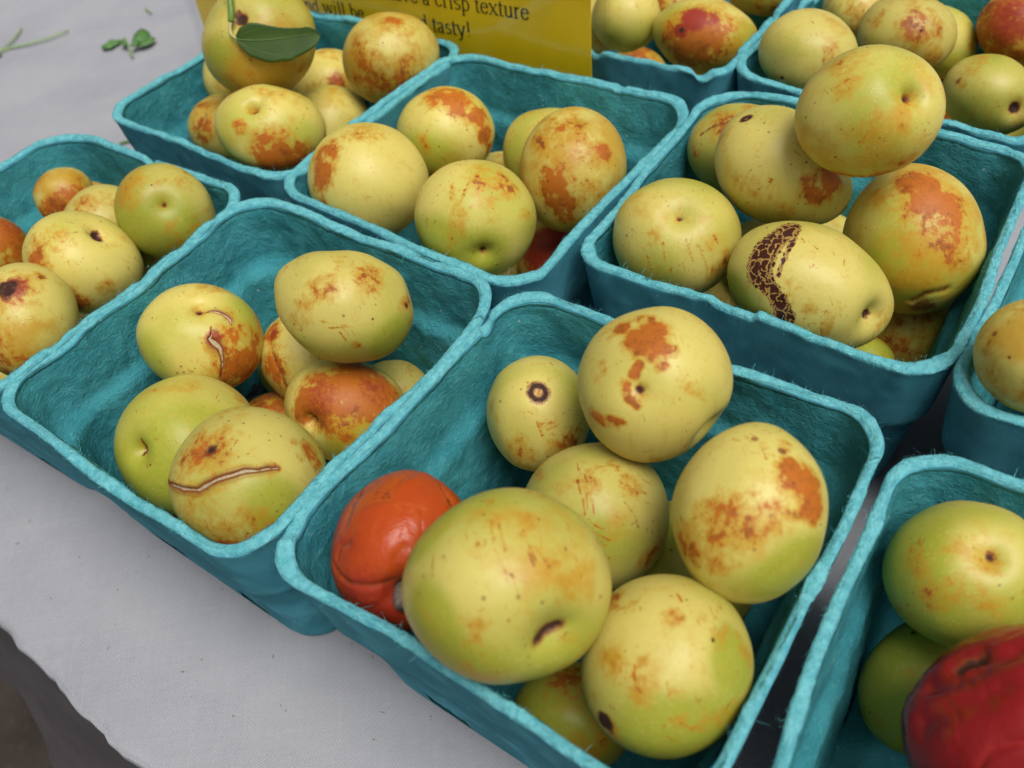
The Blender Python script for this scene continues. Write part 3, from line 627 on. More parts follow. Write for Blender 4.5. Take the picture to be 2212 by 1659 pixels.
'F5': ((1749,621,182,138,20,0.26386), [('scab',[(1710,490,.8),(1690,512,1.0),(1665,535,1.15),(1650,562,1.25),(1645,590,1.1),(1660,612,.8),(1676,636,.7),(1690,662,.75),(1698,690,.9)],19),('scab',[(1726,498,.4),(1712,528,.5),(1694,566,.45),(1682,600,.4)],12),('q',1900,690,34,1.1),('d',1902,690,16,.8),('r',1748,672,16,.45),('g',1590,640,60,.7),('g',1640,700,60,.4),('y',1780,590,110,.35)], dict(sub=7,g=.3,spk=.2,taper=.08,mat='netted'), 'pale yellow jujube with a dark netted maroon scab'),
'F6': ((1968,521,153,162,-10,0.2908), [('r',1990,405,46,1.0),('r',2020,440,52,1.0),('r',2050,490,50,.9),('r',2070,540,40,.7),('r',1975,390,24,.8),('r',1900,425,26,.5),('r',1990,540,50,.4),('g',1930,610,90,.75),('g',2060,630,60,.5),('line',[(1970,655),(2000,636),(2050,622)],5,.6,.0007),('o',2030,460,60,.35),('d',1995,665,26,.5)], dict(g=.35,amb=.55,spk=.3), 'jujube with a broad rust-red shoulder beside the netted-scab one'),
'F7': ((1950,705,115,112,0,0.31603), [('r',1960,700,80,.6)], dict(g=.5,amb=.4), 'brown shaded jujube under the rust-shouldered one'),
'F8': ((1850,795,84,80,0,0.29576), [('g',1900,760,60,.5)], dict(g=.9), 'small green jujube squeezed below the netted-scab one'),
'F9': ((1650,560,95,88,0,0.31672), [], dict(g=.25), 'pale jujube sliver between the dimpled lime one and the netted-scab one'),
'F10': ((1772,540,92,84,0,0.3375), [('a',1780,470,40,.3)], dict(g=.3), 'pale jujube deep behind the netted-scab one'),
'B1': ((562,90,122,125,10,0.37799), [('d',519,36,15,1.0),('o',519,36,22,.6),('q',519,36,20,.5),('r',500,170,14,.5),('r',535,160,14,.55),('a',600,180,110,.7),('r',600,205,60,.35),('r',655,145,16,.5),('g',480,140,60,.5)], dict(g=.5,amb=.3,spk=.4), 'tall olive-yellow jujube carrying a stalk and a green leaf'),
'B2': ((844,124,107,101,0,0.38811), [('r',846,44,22,.8),('r',800,165,50,.7),('r',770,95,34,.5),('r',850,185,40,.7),('r',880,140,46,.5),('o',870,150,60,.25),('r',900,165,30,.5)], dict(g=.1,amb=.6,spk=.35), 'amber jujube blotched with brown in front of the sign lettering'),
'B3': ((588,282,119,97,15,0.3563), [('s',543,228,14,.9),('line',[(543,226),(560,210),(575,193)],8,.12,.0012),('r',590,325,42,1.05),('r',640,345,38,1.05),('r',600,355,40,.9),('r',517,273,16,.8),('a',600,200,60,.3),('g',490,330,40,.4)], dict(g=.35,amb=.3,spk=.3), 'jujube with a stem groove and a brown patch, in front of the leafy one'),
'B4': ((712,277,94,90,0,0.39861), [('a',730,205,40,.3)], dict(g=.3,amb=.25), 'plain yellow jujube between the leafy one and the amber blotched one'),
'B5': ((522,165,84,84,0,0.42179), [], dict(g=.05,amb=.45), 'smooth tan-yellow jujube behind and below the leafy one'),
'B6': ((712,188,82,82,0,0.42823), [('o',728,165,18,.6),('r',730,180,22,.8),('r',715,112,24,.5)], dict(g=.1,amb=.35), 'yellow jujube with a purplish bruise behind the leafy one'),
'B7': ((492,276,82,76,10,0.40082), [('line',[(445,250),(432,275),(428,300)],6,.35,.0002),('r',438,280,26,.8),('r',450,230,20,.5)], dict(g=.15,amb=.4), 'yellow jujube with a curved brown streak, hidden by the stem-groove one'),
'A1': ((141,422,68,62,0,0.38054), [('r',120,462,30,1.0),('r',160,425,28,.9),('r',140,445,30,1.0),('o',125,465,28,.6),('a',120,390,50,.5)], dict(g=.2,amb=.5,spk=.15), 'smallest jujube, yellow with a red-orange underside'),
'A2': ((225,492,96,90,0,0.36181), [('r',180,445,28,.6),('r',258,440,14,.65),('r',225,420,16,.4),('y',225,430,50,.4)], dict(g=.05,amb=.3), 'pale cream jujube with amber marks between the smallest one and the green one'),
'A3': ((365,461,116,98,35,0.33506), [('t',352,440,5,1.3),('q',355,440,28,.3),('r',285,420,34,.45),('a',280,400,50,.5),('r',405,375,14,.5),('g',360,520,90,.5),('r',450,460,16,.4)], dict(g=.5,amb=.25,spk=.35,taper=.08), 'olive-green jujube with a tiny dark tip leaning on the basket corner'),
'A4': ((181,569,134,106,20,0.33303), [('s',215,497,20,.7),('d',215,497,14,1.1),('o',215,497,22,.5),('r',75,560,34,.75),('r',66,540,30,.6),('r',110,520,40,.42),('r',155,650,34,.8),('r',230,625,18,.6),('line',[(200,495),(160,500),(110,515)],3,.3,0),('line',[(190,492),(160,480),(140,478)],2.5,.25,0),('y',200,570,80,.2)], dict(g=.35,amb=.3,spk=.3), 'yellow jujube with a dark sunken stem spot and fine radiating lines'),
'A5': ((58,692,120,128,-20,0.31124), [('d',14,620,22,.85),('o',30,618,34,.75),('r',36,622,44,.65),('r',85,595,16,.5),('d',92,598,7,.5),('r',10,775,46,.85),('a',80,740,70,.4)], dict(g=.2,amb=.4,spk=.35), 'yellow jujube with a round grey scar rimmed in red'),
'A6': ((-14,545,90,78,20,0.38474), [('r',20,500,50,1.1),('r',10,560,50,.9),('r',45,530,30,1.0),('o',25,495,40,.5)], dict(g=.1,amb=.7), 'rust-brown streaked jujube next to the one with a grey scar'),
'A7': ((195,455,66,62,0,0.39964), [], dict(g=.1,amb=.6), 'little tan jujube behind the smallest one'),
'A8': ((330,600,88,84,0,0.37814), [], dict(g=.5,amb=.3), 'green jujube in the dark below the olive one'),
'G1': ((1745,115,111,95,0,0.36657), [('d',1690,168,6,.9),('r',1800,120,22,.5),('d',1790,150,8,.7),('a',1800,60,50,.35)], dict(g=.15,amb=.2,spk=.15), 'smooth cream-yellow jujube in the corner of the far basket'),
'G2': ((1957,73,109,90,0,0.39381), [('r',1990,60,40,.75),('r',1955,108,20,.6),('r',2010,130,22,.6),('r',1890,40,18,.35),('d',1990,66,4,.8),('o',2000,50,30,.25)], dict(g=.1,amb=.5), 'yellow jujube with an orange blush behind the large olive one'),
'G3': ((2025,92,88,82,0,0.42252), [('r',2098,90,14,.5)], dict(g=.7), 'pale green jujube half behind the orange-blushed one'),
'G4': ((1850,32,78,76,0,0.41644), [('o',1850,40,30,.4),('r',1850,50,34,.5)], dict(g=.3,amb=.3), 'dull pinkish-green jujube cut off behind the cream one'),
'G5': ((2140,207,106,90,10,0.38065), [('s',2200,237,22,.6),('d',2200,237,14,1.3),('o',2196,242,24,.4),('d',2072,175,7,.5),('r',2075,180,14,.5),('g',2110,260,60,.4)], dict(g=.3,amb=.15,spk=.25), 'pale lime jujube with a black stem end'),
'G6': ((2198,65,92,85,0,0.41488), [('r',2170,60,80,1.0),('o',2190,40,60,.7),('r',2150,100,50,.9)], dict(g=.1,amb=.8), 'red-brown jujube beyond the one with a black stem end'),
'G7': ((1998,236,70,62,0,0.43066), [('r',2050,220,36,.8)], dict(g=.1,amb=.7), 'orange-flecked jujube glimpsed behind the large olive one'),
'H1': ((1523,78,117,82,10,0.4002), [('r',1500,85,62,1.1),('r',1540,70,50,.95),('r',1480,110,44,1.0),('r',1520,120,40,.8),('o',1500,38,34,1.0),('o',1470,65,20,.9),('o',1540,40,20,.7),('d',1470,66,7,.8),('g',1610,80,40,.8)], dict(g=.25,amb=.6), 'jujube with a crimson and orange blaze beside the sign'),
'H2': ((1352,35,72,80,0,0.41063), [('g',1350,90,50,.3)], dict(g=.45,amb=.1,spk=.2), 'pale green jujube just beyond the clear edge of the sign holder'),
'H3': ((1262,58,77,76,0,0.43387), [('o',1305,60,30,.7),('r',1310,70,30,.7)], dict(g=.1,amb=.35), 'jujube with a purple-red bruise seen through the clear sign holder'),
'H4': ((1462,18,74,70,0,0.45461), [('r',1425,20,26,.95),('r',1450,5,30,.6)], dict(g=.2,amb=.4), 'yellow jujube with rusty flecks behind the crimson-blazed one'),
'H5': ((1376,168,68,68,0,0.45301), [('r',1370,110,40,.9)], dict(g=.05,amb=.8), 'orange jujube sunk below the pale green one near the sign'),
'H6': ((1655,-25,90,60,0,0.43723), [('r',1640,10,30,.5)], dict(g=.5,amb=.4), 'yellow-green jujube at the far corner behind the crimson-blazed one'),
'I1': ((2240,768,146,122,0,0.24047), [('r',2130,735,30,.5),('d',2150,720,6,.5),('a',2180,720,60,.4),('r',2200,660,30,.5)], dict(g=.2,amb=.45,spk=.35), 'amber jujube alone at the corner of the end basket'),
'J1': ((2086,1240,179,164,10,0.22109), [('t',2146,1198,9,1.2),('q',2146,1198,34,.35),('r',2130,1215,36,.4),('r',1985,1220,40,.42),('r',2010,1290,40,.45),('k',2000,1280,150,.45),('g',1930,1200,110,.8),('g',1960,1320,100,.5),('y',2150,1190,90,.3)], dict(g=.45,amb=.2,spk=.5), 'green-yellow jujube with a star-shaped dark tip above the dark red one'),
'J2': ((2195,1560,254,228,-10,0.20172), [('line',[(2060,1430),(2085,1415),(2110,1405)],12,1.0,.0022),('d',2080,1420,16,1.0),('line',[(2010,1480),(2080,1460),(2140,1420),(2200,1400)],14,.0,.0013),('line',[(2000,1560),(2080,1520),(2170,1480)],16,.0,.0012)], dict(sub=7,g=.35,amb=.3,spk=.0,wrinkle=.032,mat='redskin'), 'wrinkled shiny dark red overripe jujube'),
'J3': ((1992,1485,140,150,0,0.24175), [('d',1975,1370,6,.6),('g',1920,1450,90,.3)], dict(g=1.0,amb=-.1), 'dull green jujube in the shade beneath the dark red one'),
}
HIDDEN = {
    'C': [[-0.0698, 0.155, 0.023, 0.0195], [-0.1096, 0.1928, 0.0187, 0.0152], [-0.0778, 0.2303, 0.0178, 0.0143]],
    'D': [[-0.0057, 0.1317, 0.023, 0.0195], [0.0393, 0.1188, 0.023, 0.0195], [0.0233, 0.1494, 0.0179, 0.0144]],
    'E': [[-0.0086, 0.2657, 0.023, 0.0195], [0.006, 0.2324, 0.0203, 0.0168], [0.0288, 0.2877, 0.0181, 0.0146], [-0.013, 0.2981, 0.0166, 0.0131]],
    'F': [[0.086, 0.1946, 0.023, 0.0195], [0.0954, 0.2465, 0.0185, 0.015], [0.0758, 0.2256, 0.0172, 0.0137]],
    'B': [[-0.0875, 0.3359, 0.023, 0.0195], [-0.0361, 0.3479, 0.0217, 0.0182], [-0.0844, 0.3727, 0.0212, 0.0177], [-0.0705, 0.3051, 0.0192, 0.0157]],
    'A': [[-0.1523, 0.2526, 0.023, 0.0195], [-0.1911, 0.2537, 0.0229, 0.0194], [-0.1701, 0.2859, 0.0218, 0.0183], [-0.1166, 0.2629, 0.0186, 0.0151], [-0.1525, 0.2191, 0.0181, 0.0146]],
    'J': [[0.1102, 0.0496, 0.023, 0.0195], [0.0736, 0.0362, 0.023, 0.0195], [0.1021, 0.0094, 0.0229, 0.0194]],
    'I': [[0.1472, 0.1273, 0.023, 0.0195], [0.1763, 0.1012, 0.023, 0.0195], [0.1769, 0.1527, 0.023, 0.0195], [0.2059, 0.1265, 0.023, 0.0195]],
    'G': [[0.1906, 0.2765, 0.023, 0.0195], [0.1657, 0.3109, 0.023, 0.0195], [0.154, 0.2782, 0.0188, 0.0153], [0.2191, 0.2965, 0.0179, 0.0144]],
    'H': [[0.118, 0.3764, 0.0229, 0.0194], [0.0658, 0.3599, 0.023, 0.0195], [0.0992, 0.341, 0.0227, 0.0192]],
}

# ------------------------------------------------------------------ fruit
_templates = {}
def sphere_template(sub):
    if sub not in _templates:
        bm = bmesh.new(); bmesh.ops.create_icosphere(bm, subdivisions=sub, radius=1.0)
        me = bpy.data.meshes.new('jujube'); bm.to_mesh(me); bm.free()
        me.polygons.foreach_set('use_smooth', [True] * len(me.polygons))
        n = len(me.vertices); a = np.empty(n * 3, np.float32); me.vertices.foreach_get('co', a)
        a = a.reshape(-1, 3).astype(float); a /= np.linalg.norm(a, axis=1)[:, None]
        _templates[sub] = (me, a)
    return _templates[sub]

def build_fruit(center, A, B, C, marks, opts, seed, sub, label, mat, scale_px, group):
    """ellipsoid with half axes A, B, C (vectors); marks are given as photo pixels, or as unit directions for hidden sides"""
    tm, n = sphere_template(sub)
    tp = opts.get('taper', 0.0) * n[:, 0]
    X = np.outer(n[:, 0], A) + np.outer(n[:, 1] * (1 - tp), B) + np.outer(n[:, 2] * (1 - tp), C)
    r = (np.linalg.norm(A) + np.linalg.norm(B) + np.linalg.norm(C)) / 3
    Mi = np.linalg.inv(np.stack([A, B, C], 1))
    rng = np.random.default_rng(seed)
    def hit(px, py):
        d = ray(px, py); o = Mi @ (CAM - center); q = Mi @ d
        a, b, c = q @ q, o @ q, o @ o - 1
        disc = b * b - a * c
        t = (-b - math.sqrt(disc)) / a if disc > 0 else -b / a
        s = o + q * t; s /= np.linalg.norm(s)
        return np.stack([A, B, C], 1) @ s
    pos = lambda m: hit(m[1], m[2])
    N = len(n)
    rus = np.zeros(N); drk = np.zeros(N); grn = np.full(N, opts.get('g', 0.35)); fle = np.zeros(N); red = np.full(N, opts.get('red', 0.0))
    spk = np.full(N, opts.get('spk', 0.25)); amb = np.full(N, opts.get('amb', 0.15)); scab = np.zeros(N)
    disp = np.zeros(N)
    P0 = X.copy()
    grain = np.clip(0.92 + 0.35 * noise(P0, 0.0035, seed + 41) + 0.25 * noise(P0, 0.0015, seed + 42), 0.3, 1.25)
    # hand-grown irregularity
    lf = noise(n + seed * 3.1, 1.0, seed) * 0.050 + noise(n + seed * 1.7, 0.5, seed + 1) * 0.018
    disp += r * lf * opts.get('lump', 1.0)
    # marks tint the colour masks and dent the skin
    stems = []
    for m in marks:
        k = m[0]
        if k in ('c', 'scab', 'line', 'rp'):
            pts = [hit(*p[:2]) for p in m[1]]; wd = m[2]
            # densify
            dense, wl = [], []
            for i in range(len(pts) - 1):
                for s in np.linspace(0, 1, 9)[:-1]:
                    dense.append(pts[i] * (1 - s) + pts[i + 1] * s)
                    w0 = m[1][i][2] if len(m[1][i]) > 2 else 1; w1 = m[1][i + 1][2] if len(m[1][i + 1]) > 2 else 1
                    wl.append(w0 * (1 - s) + w1 * s)
            dense = np.array(dense); wl = np.array(wl)
            D = np.full(N, 1e9); 
            for q, w_ in zip(dense, wl): D = np.minimum(D, np.linalg.norm(P0 - q, axis=1) / max(w_, 0.15))
            w = wd * scale_px
            if k == 'c':
                wob = 1 + 0.35 * noise(P0, 0.0012, seed + 3) + 0.25 * noise(P0, 0.004, seed + 4)
                e = np.exp(-(D / (w * 1.0 * wob)) ** 2)
                fle = np.maximum(fle, np.clip(e * 1.05, 0, 1)); fle = np.maximum(fle, 0.40 * np.exp(-(D / (w * 3.0)) ** 2))
                disp -= 0.0007 * np.exp(-(D / (w * 1.0)) ** 2); disp += 0.00025 * np.exp(-((D - 1.8 * w) / w) ** 2)
                rus = np.maximum(rus, 0.55 * np.exp(-(D / (w * 5)) ** 2))
            elif k == 'rp':
                rus = np.maximum(rus, m[3] * (1 - sstep(0.3, 1.9, D / w)) * np.clip(0.85 + 0.75 * noise(P0, 0.0022, seed + 40), 0, 1.2))
            elif k == 'line':
                drk = np.maximum(drk, m[3] * np.exp(-(D / w) ** 2)); disp -= m[4] * np.exp(-(D / (w * 1.5)) ** 2)
            else:
                scab = np.maximum(scab, np.clip(1.25 - 0.75 * D / w, 0, 1)); disp -= 0.0002 * sstep(0.4, 0.8, np.clip(1.25 - 0.75 * D / w, 0, 1))
            continue
        if k == 'b':             # brush scuff: a fan of short parallel strokes
            _, bx, by, ln, ang, cnt, spread = m
            for _i in range(cnt):
                a_ = math.radians(ang + rng.normal(0, 9)); ox, oy = rng.normal(0, spread, 2); l_ = ln * rng.uniform(0.45, 1.1)
                q0 = hit(bx + ox - math.cos(a_) * l_ / 2, by + oy - math.sin(a_) * l_ / 2); q1 = hit(bx + ox + math.cos(a_) * l_ / 2, by + oy + math.sin(a_) * l_ / 2)
                v_ = q1 - q0; tt = np.clip(((P0 - q0) @ v_) / (v_ @ v_), 0, 1); D = np.linalg.norm(P0 - q0 - tt[:, None] * v_, axis=1)
                rus = np.maximum(rus, rng.uniform(0.55, 0.95) * np.exp(-(D / (2.6 * scale_px)) ** 2))
            continue
        p = pos(m); D = np.linalg.norm(P0 - p, axis=1)
        w = m[3] * scale_px; s = m[4] if len(m) > 4 else 1.0
        if k == 'r': w *= 1.15; s *= 1.12
        fall = 1 - sstep(0.35, 1.25, D / w)
        if k == 'r': rus = np.maximum(rus, s * (1 - sstep(0.25, 1.5, D / w)) * grain)
        elif k == 'd': drk = np.maximum(drk, s * (1 - sstep(0.45, 1.35, D / w / grain)))
        elif k == 'g': grn += s * fall
        elif k == 'y': grn -= s * fall
        elif k == 'a': amb += s * fall
        elif k == 'o': red = np.maximum(red, s * fall)
        elif k == 'k': spk += s * fall
        elif k == 's':           # stem cavity
            dep = s * 0.0035
            disp -= dep * np.exp(-(D / (w * .8)) ** 2); disp -= dep * 0.5 * np.exp(-(D / (w * 2.0)) ** 2)
            drk = np.maximum(drk, 0.9 * np.exp(-(D / (w * 0.38)) ** 2)); rus = np.maximum(rus, 0.62 * np.exp(-(D / (w * 0.9)) ** 2))
        elif k == 'q':           # cavity without a scar
            disp -= s * 0.0035 * np.exp(-(D / w) ** 2) + s * 0.0012 * np.exp(-(D / (w * 2.2)) ** 2)
        elif k == 't':           # blossom tip
            disp -= 0.0007 * s * np.exp(-(D / (w * 1.6)) ** 2) + 0.0006 * s * np.exp(-(D / (w * 4)) ** 2)
            drk = np.maximum(drk, 0.95 * np.exp(-(D / w) ** 2)); rus = np.maximum(rus, 0.4 * np.exp(-(D / (w * 3)) ** 2))
        elif k == 'ring':        # ring scar with a raised centre
            drk = np.maximum(drk, np.exp(-((D - 0.72 * w) / (0.34 * w)) ** 2)); rus = np.maximum(rus, 0.75 * np.exp(-(D / (w * 0.5)) ** 2)); disp -= 0.0005 * np.exp(-(D / w) ** 2)
            red = np.maximum(red, 0.5 * np.exp(-((D - 1.15 * w) / (0.3 * w)) ** 2))
    # sides the photograph does not show: grown at random, away from the camera
    for _ in range(opts.get('rand', 4)):
        d = rng.normal(0, 1, 3); d += (center - CAM) / np.linalg.norm(center - CAM) * 2.2; d /= np.linalg.norm(d)
        p = P0[np.argmax(n @ (Mi @ d))]; D = np.linalg.norm(P0 - p, axis=1); w = rng.uniform(0.004, 0.010)
        rus = np.maximum(rus, rng.uniform(0.4, 0.9) * (1 - sstep(0.35, 1.25, D / w)))
    # light handling marks all round
    if not opts.get('wrinkle'):
        for _ in range(opts.get('scuff', 9)):
            d = rng.normal(0, 1, 3); d /= np.linalg.norm(d); e = np.cross(d, rng.normal(0, 1, 3)); e /= np.linalg.norm(e)
            p = P0[np.argmax(n @ (Mi @ d))]; dl = P0 - p
            w = rng.uniform(0.0022, 0.006); along = dl @ e; D = np.sqrt(np.maximum((dl ** 2).sum(1) - along ** 2, 0) + (along / rng.uniform(1.2, 3.0)) ** 2)
            rus = np.maximum(rus, rng.uniform(0.22, 0.52) * (1 - sstep(0.2, 1.4, D / w)) * grain)
        for _ in range(5):
            d = rng.normal(0, 1, 3); d /= np.linalg.norm(d); p = P0[np.argmax(n @ (Mi @ d))]; D = np.linalg.norm(P0 - p, axis=1); w = rng.uniform(0.005, 0.012)
            amb += rng.uniform(0.15, 0.45) * (1 - sstep(0.1, 1.3, D / w))
    # every fruit has its two ends; those the photo hides sit on the far side
    if not opts.get('wrinkle'):
        grn += 0.25 * noise(n + seed, 0.8, seed + 6)
        amb += 0.22 * noise(n + seed, 0.7, seed + 7)
    else:
        wr = opts['wrinkle']; q = n + seed * 2.3
        q = q + 0.45 * np.stack([noise(q, 0.8, seed + 30), noise(q, 0.8, seed + 31), noise(q, 0.8, seed + 32)], 1)
        v1, v2 = noise(q, 0.75, seed + 8), noise(q, 0.36, seed + 9)
        c1, c2 = np.exp(-(v1 / 0.16) ** 2), np.exp(-(v2 / 0.20) ** 2)
        disp += r * wr * (noise(q, 1.1, seed + 33) * 0.9 - 0.9 * c1 - 0.32 * c2 * sstep(-0.2, 0.5, noise(q, 0.9, seed + 34)) + 0.4)
        rus = np.maximum(rus, 0.45 * c1 + 0.1)
    nrm = n @ np.linalg.inv(np.stack([A, B, C], 1)); nrm /= np.linalg.norm(nrm, axis=1)[:, None]
    X = X + nrm * disp[:, None]
    me = tm.copy(); me.name = 'jujube'
    me.vertices.foreach_set('co', X.astype(np.float32).ravel()); me.update()
    set_attr(me, 'mask_a', np.stack([rus, drk, np.clip(grn, -1, 2), fle], 1), 'FLOAT_COLOR')
    set_attr(me, 'mask_b', np.stack([red, spk, np.clip(amb, -1, 2), scab], 1), 'FLOAT_COLOR')
    me.materials.clear(); me.materials.append(mat)
    o = bpy.data.objects.new('jujube', me); col.objects.link(o); o.location = tuple(center)
    tag(o, label, 'fruit', group)
    return o

def place_fruit(key):
    (px, py, rx, ry, rot, t), marks, opts, label = FRUIT[key]
    d = ray(px, py); th = math.radians(rot); ax = []
    for vx, vy in ((math.cos(th) * rx, math.sin(th) * rx), (-math.sin(th) * ry, math.cos(th) * ry)):
        p1 = ray(px + vx, py + vy); p1 = p1 / (p1 @ d); p0 = ray(px - vx, py - vy); p0 = p0 / (p0 @ d)
        ax.append((p1 - p0) / 2 * t)
    A, B = ax
    m = math.sqrt(np.linalg.norm(A) * np.linalg.norm(B))
    C = d * m * opts.get('depth', 1.0)
    center = CAM + d * t
    k = 1 - 0.5 * (m / t) ** 2                     # the outline of a near sphere is a little larger than its half axis
    mat = {'orange': MAT_ORANGE, 'redskin': MAT_RED, 'netted': MAT_NETTED}.get(opts.get('mat'), MAT_SKIN)
    seed = sum(ord(c) * (i + 3) for i, c in enumerate(key)) * 7 % 997
    return build_fruit(center, A * k, B * k, C, marks, opts, seed, opts.get('sub', 6), label, mat, t / F_PX, 'jujubes in the ' + 'pulp baskets')

# ------------------------------------------------------------------ small things
def tube(points, radii, sides=10):
    pts = [np.array(p, float) for p in points]; V, F = [], []
    up = np.array([0.31, 0.22, 0.92])
    for i, p in enumerate(pts):
        d = pts[min(i + 1, len(pts) - 1)] - pts[max(i - 1, 0)]; d /= np.linalg.norm(d)
        a = np.cross(d, up); a /= np.linalg.norm(a); b = np.cross(d, a)
        for k in range(sides):
            t = 2 * math.pi * k / sides; V.append(p + (a * math.cos(t) + b * math.sin(t)) * radii[i])
    for i in range(len(pts) - 1):
        for k in range(sides):
            k2 = (k + 1) % sides
            F.append((i * sides + k, i * sides + k2, (i + 1) * sides + k2, (i + 1) * sides + k))
    F.append(tuple(range(sides))[::-1]); F.append(tuple(range((len(pts) - 1) * sides, len(pts) * sides)))
    return V, F

def smooth_path(pts, n=6):
    """Catmull-Rom"""
    P = [np.array(p, float) for p in pts]; P = [2 * P[0] - P[1]] + P + [2 * P[-1] - P[-2]]
    out = []
    for i in range(1, len(P) - 2):
        for k in range(n):
            t = k / n
            out.append(0.5 * (2 * P[i] + (P[i + 1] - P[i - 1]) * t + (2 * P[i - 1] - 5 * P[i] + 4 * P[i + 1] - P[i + 2]) * t * t + (3 * P[i] - P[i - 1] - 3 * P[i + 1] + P[i + 2]) * t ** 3))
    out.append(P[-2]); return out

def leaf_mesh(outline, thick=0.0003):
    """closed outline of 3-D points: filled as a fan of strips, given thickness"""
    bm = bmesh.new()
    vs = [bm.verts.new(tuple(p)) for p in outline]
    f = bm.faces.new(vs); bmesh.ops.triangulate(bm, faces=[f])
    bmesh.ops.subdivide_edges(bm, edges=[e for e in bm.edges if not e.is_boundary], cuts=1)
    r = bmesh.ops.solidify(bm, geom=bm.faces[:], thickness=thick)
    V = [tuple(v.co) for v in bm.verts]; bm.verts.index_update(); F = [tuple(v.index for v in f.verts) for f in bm.faces]; bm.free()
    return V, F

def leaf_on_fruit(root):
    """the leaf and stalk of the leafy fruit: they hang just in front of its skin"""
    t0 = FRUIT['B1'][0][5]; c = np.array(root.location)
    rad = 0.0215
    def pt(x, y, lift):
        # stand off the skin: point on the viewing ray at the skin's distance, then lifted towards the outside
        d = ray(x, y); o = CAM - c; b = o @ d; q = o @ o - (rad + lift) ** 2; disc = b * b - q
        t = -b - math.sqrt(disc) if disc > 0 else t0 - lift
        return CAM + d * t - c
    # stalk
    path = smooth_path([pt(494, -30, .0035), pt(497, 0, .003), pt(500, 28, .0022), pt(499, 47, .0016)])
    V, F = tube(path, [0.0012] * len(path)); mesh_obj('stalk', V, F, MAT_STEM, parent=root)
    path = smooth_path([pt(499, 44, .0018), pt(497, 62, .0016), pt(501, 76, .0019), pt(512, 84, .0026)])
    V, F = tube(path, np.linspace(0.0007, 0.0004, len(path)), 8); mesh_obj('leaf_stalk', V, F, MAT_PETIOLE, parent=root)
    # blade outline in photo pixels (upper edge, then lower edge back), with a toothed margin; plane lies just off the skin
    z = lambda x, y: (470 * .8848 + x * .8848 / 6.32, y * .8848 / 6.32)
    upper = [(660, 600), (690, 500), (735, 425), (800, 395), (870, 355), (960, 350), (1060, 362), (1200, 395), (1400, 425), (1640, 425), (1760, 412), (1850, 440), (1910, 480), (1965, 550)]
    lower = [(1940, 640), (1880, 720), (1740, 820), (1600, 890), (1510, 940), (1380, 945), (1240, 965), (1080, 935), (980, 890), (900, 870), (790, 760), (700, 670)]
    p_a = pt(*z(660, 600), .0026); 
    dl = ray(*z(1200, 600)); o = CAM - c; b = o @ dl; pm = CAM + dl * (-b - math.sqrt(b * b - (o @ o - (rad + .0024) ** 2))) - c
    tip = pm + (pm - p_a) * 0.95 + np.array([0, -0.001, 0.002])
    ex = tip - p_a; L = np.linalg.norm(ex); ex = ex / L
    nrm = -ray(*z(1300, 620)); ez = nrm - (nrm @ ex) * ex; ez = ez / np.linalg.norm(ez)
    def lp(x, y):
        d = ray(*z(x, y)); org = CAM - c - p_a; t = -(org @ ez) / (d @ ez); q = org + d * t
        s = (q @ ex) / L
        ey = np.cross(ez, ex); w = q @ ey
        return p_a + q + ez * (0.0010 * math.sin(math.pi * s) + 0.05 * abs(w) - 0.001 * s * s)
    U = smooth_path([(*p, 0) for p in upper], 5); Lw = smooth_path([(*p, 0) for p in lower], 5)
    rngl = random.Random(4); ol = []
    for i, p in enumerate(list(U) + list(Lw)):
        j = 5.0 if i % 2 else -4.0
        ol.append((p[0], p[1] + (-j if i < len(U) else j) * rngl.uniform(.4, 1.2)))
    mid = [(660, 600), (800, 615), (1000, 622), (1250, 605), (1500, 570), (1700, 535), (1900, 515)]
    # blade as a grid between upper and lower edges for a smooth surface
    top = [p for p in ol[:len(U)]]; bot = [p for p in ol[len(U):]][::-1]
    def resample(P, n):
        P = np.array(P); s = np.concatenate([[0], np.cumsum(np.linalg.norm(np.diff(P, axis=0), axis=1))]); g = np.linspace(0, s[-1], n)
        return np.c_[np.interp(g, s, P[:, 0]), np.interp(g, s, P[:, 1])]
    n = 60; T = resample([(660, 600)] + top, n); Bm = resample([(660, 600)] + bot + [top[-1]], n); Mm = resample(mid + [top[-1]], n)
    V, F = [], []
    m = 6
    for layer in (0, 1):
        for i in range(n):
            for k in range(2 * m + 1):
                s = k / m - 1
                q = Mm[i] + (Bm[i] - Mm[i]) * s if s > 0 else Mm[i] + (T[i] - Mm[i]) * -s
                p = lp(*q); p = p + ez * (abs(s) ** 2 * 0.0003 - layer * 0.00025)
                V.append(p)
    w = 2 * m + 1; off = n * w
    for i in range(n - 1):
        for k in range(w - 1):
            a = i * w + k; F.append((a, a + 1, a + w + 1, a + w)); F.append((off + a, off + a + w, off + a + w + 1, off + a + 1))
        F.append((i * w, (i + 1) * w, off + (i + 1) * w, off + i * w)); a = i * w + w - 1; F.append((a, off + a, off + a + w, a + w))
    blade = mesh_obj('leaf', V, F, MAT_LEAF, parent=root)
    blade['label'] = 'dark green toothed leaf'
    veins = [mid, [(690, 620), (850, 720), (1050, 790), (1300, 845), (1500, 850)], [(690, 590), (800, 520), (950, 460), (1100, 430)]]
    for k, vv in enumerate(veins):
        path = smooth_path([lp(*p) + ez * 0.00012 for p in vv], 4)
        Vv, Fv = tube(path, np.linspace(0.00022 if k == 0 else 0.00009, 0.00006, len(path)), 6); mesh_obj('vein', Vv, Fv, MAT_VEIN, parent=blade)

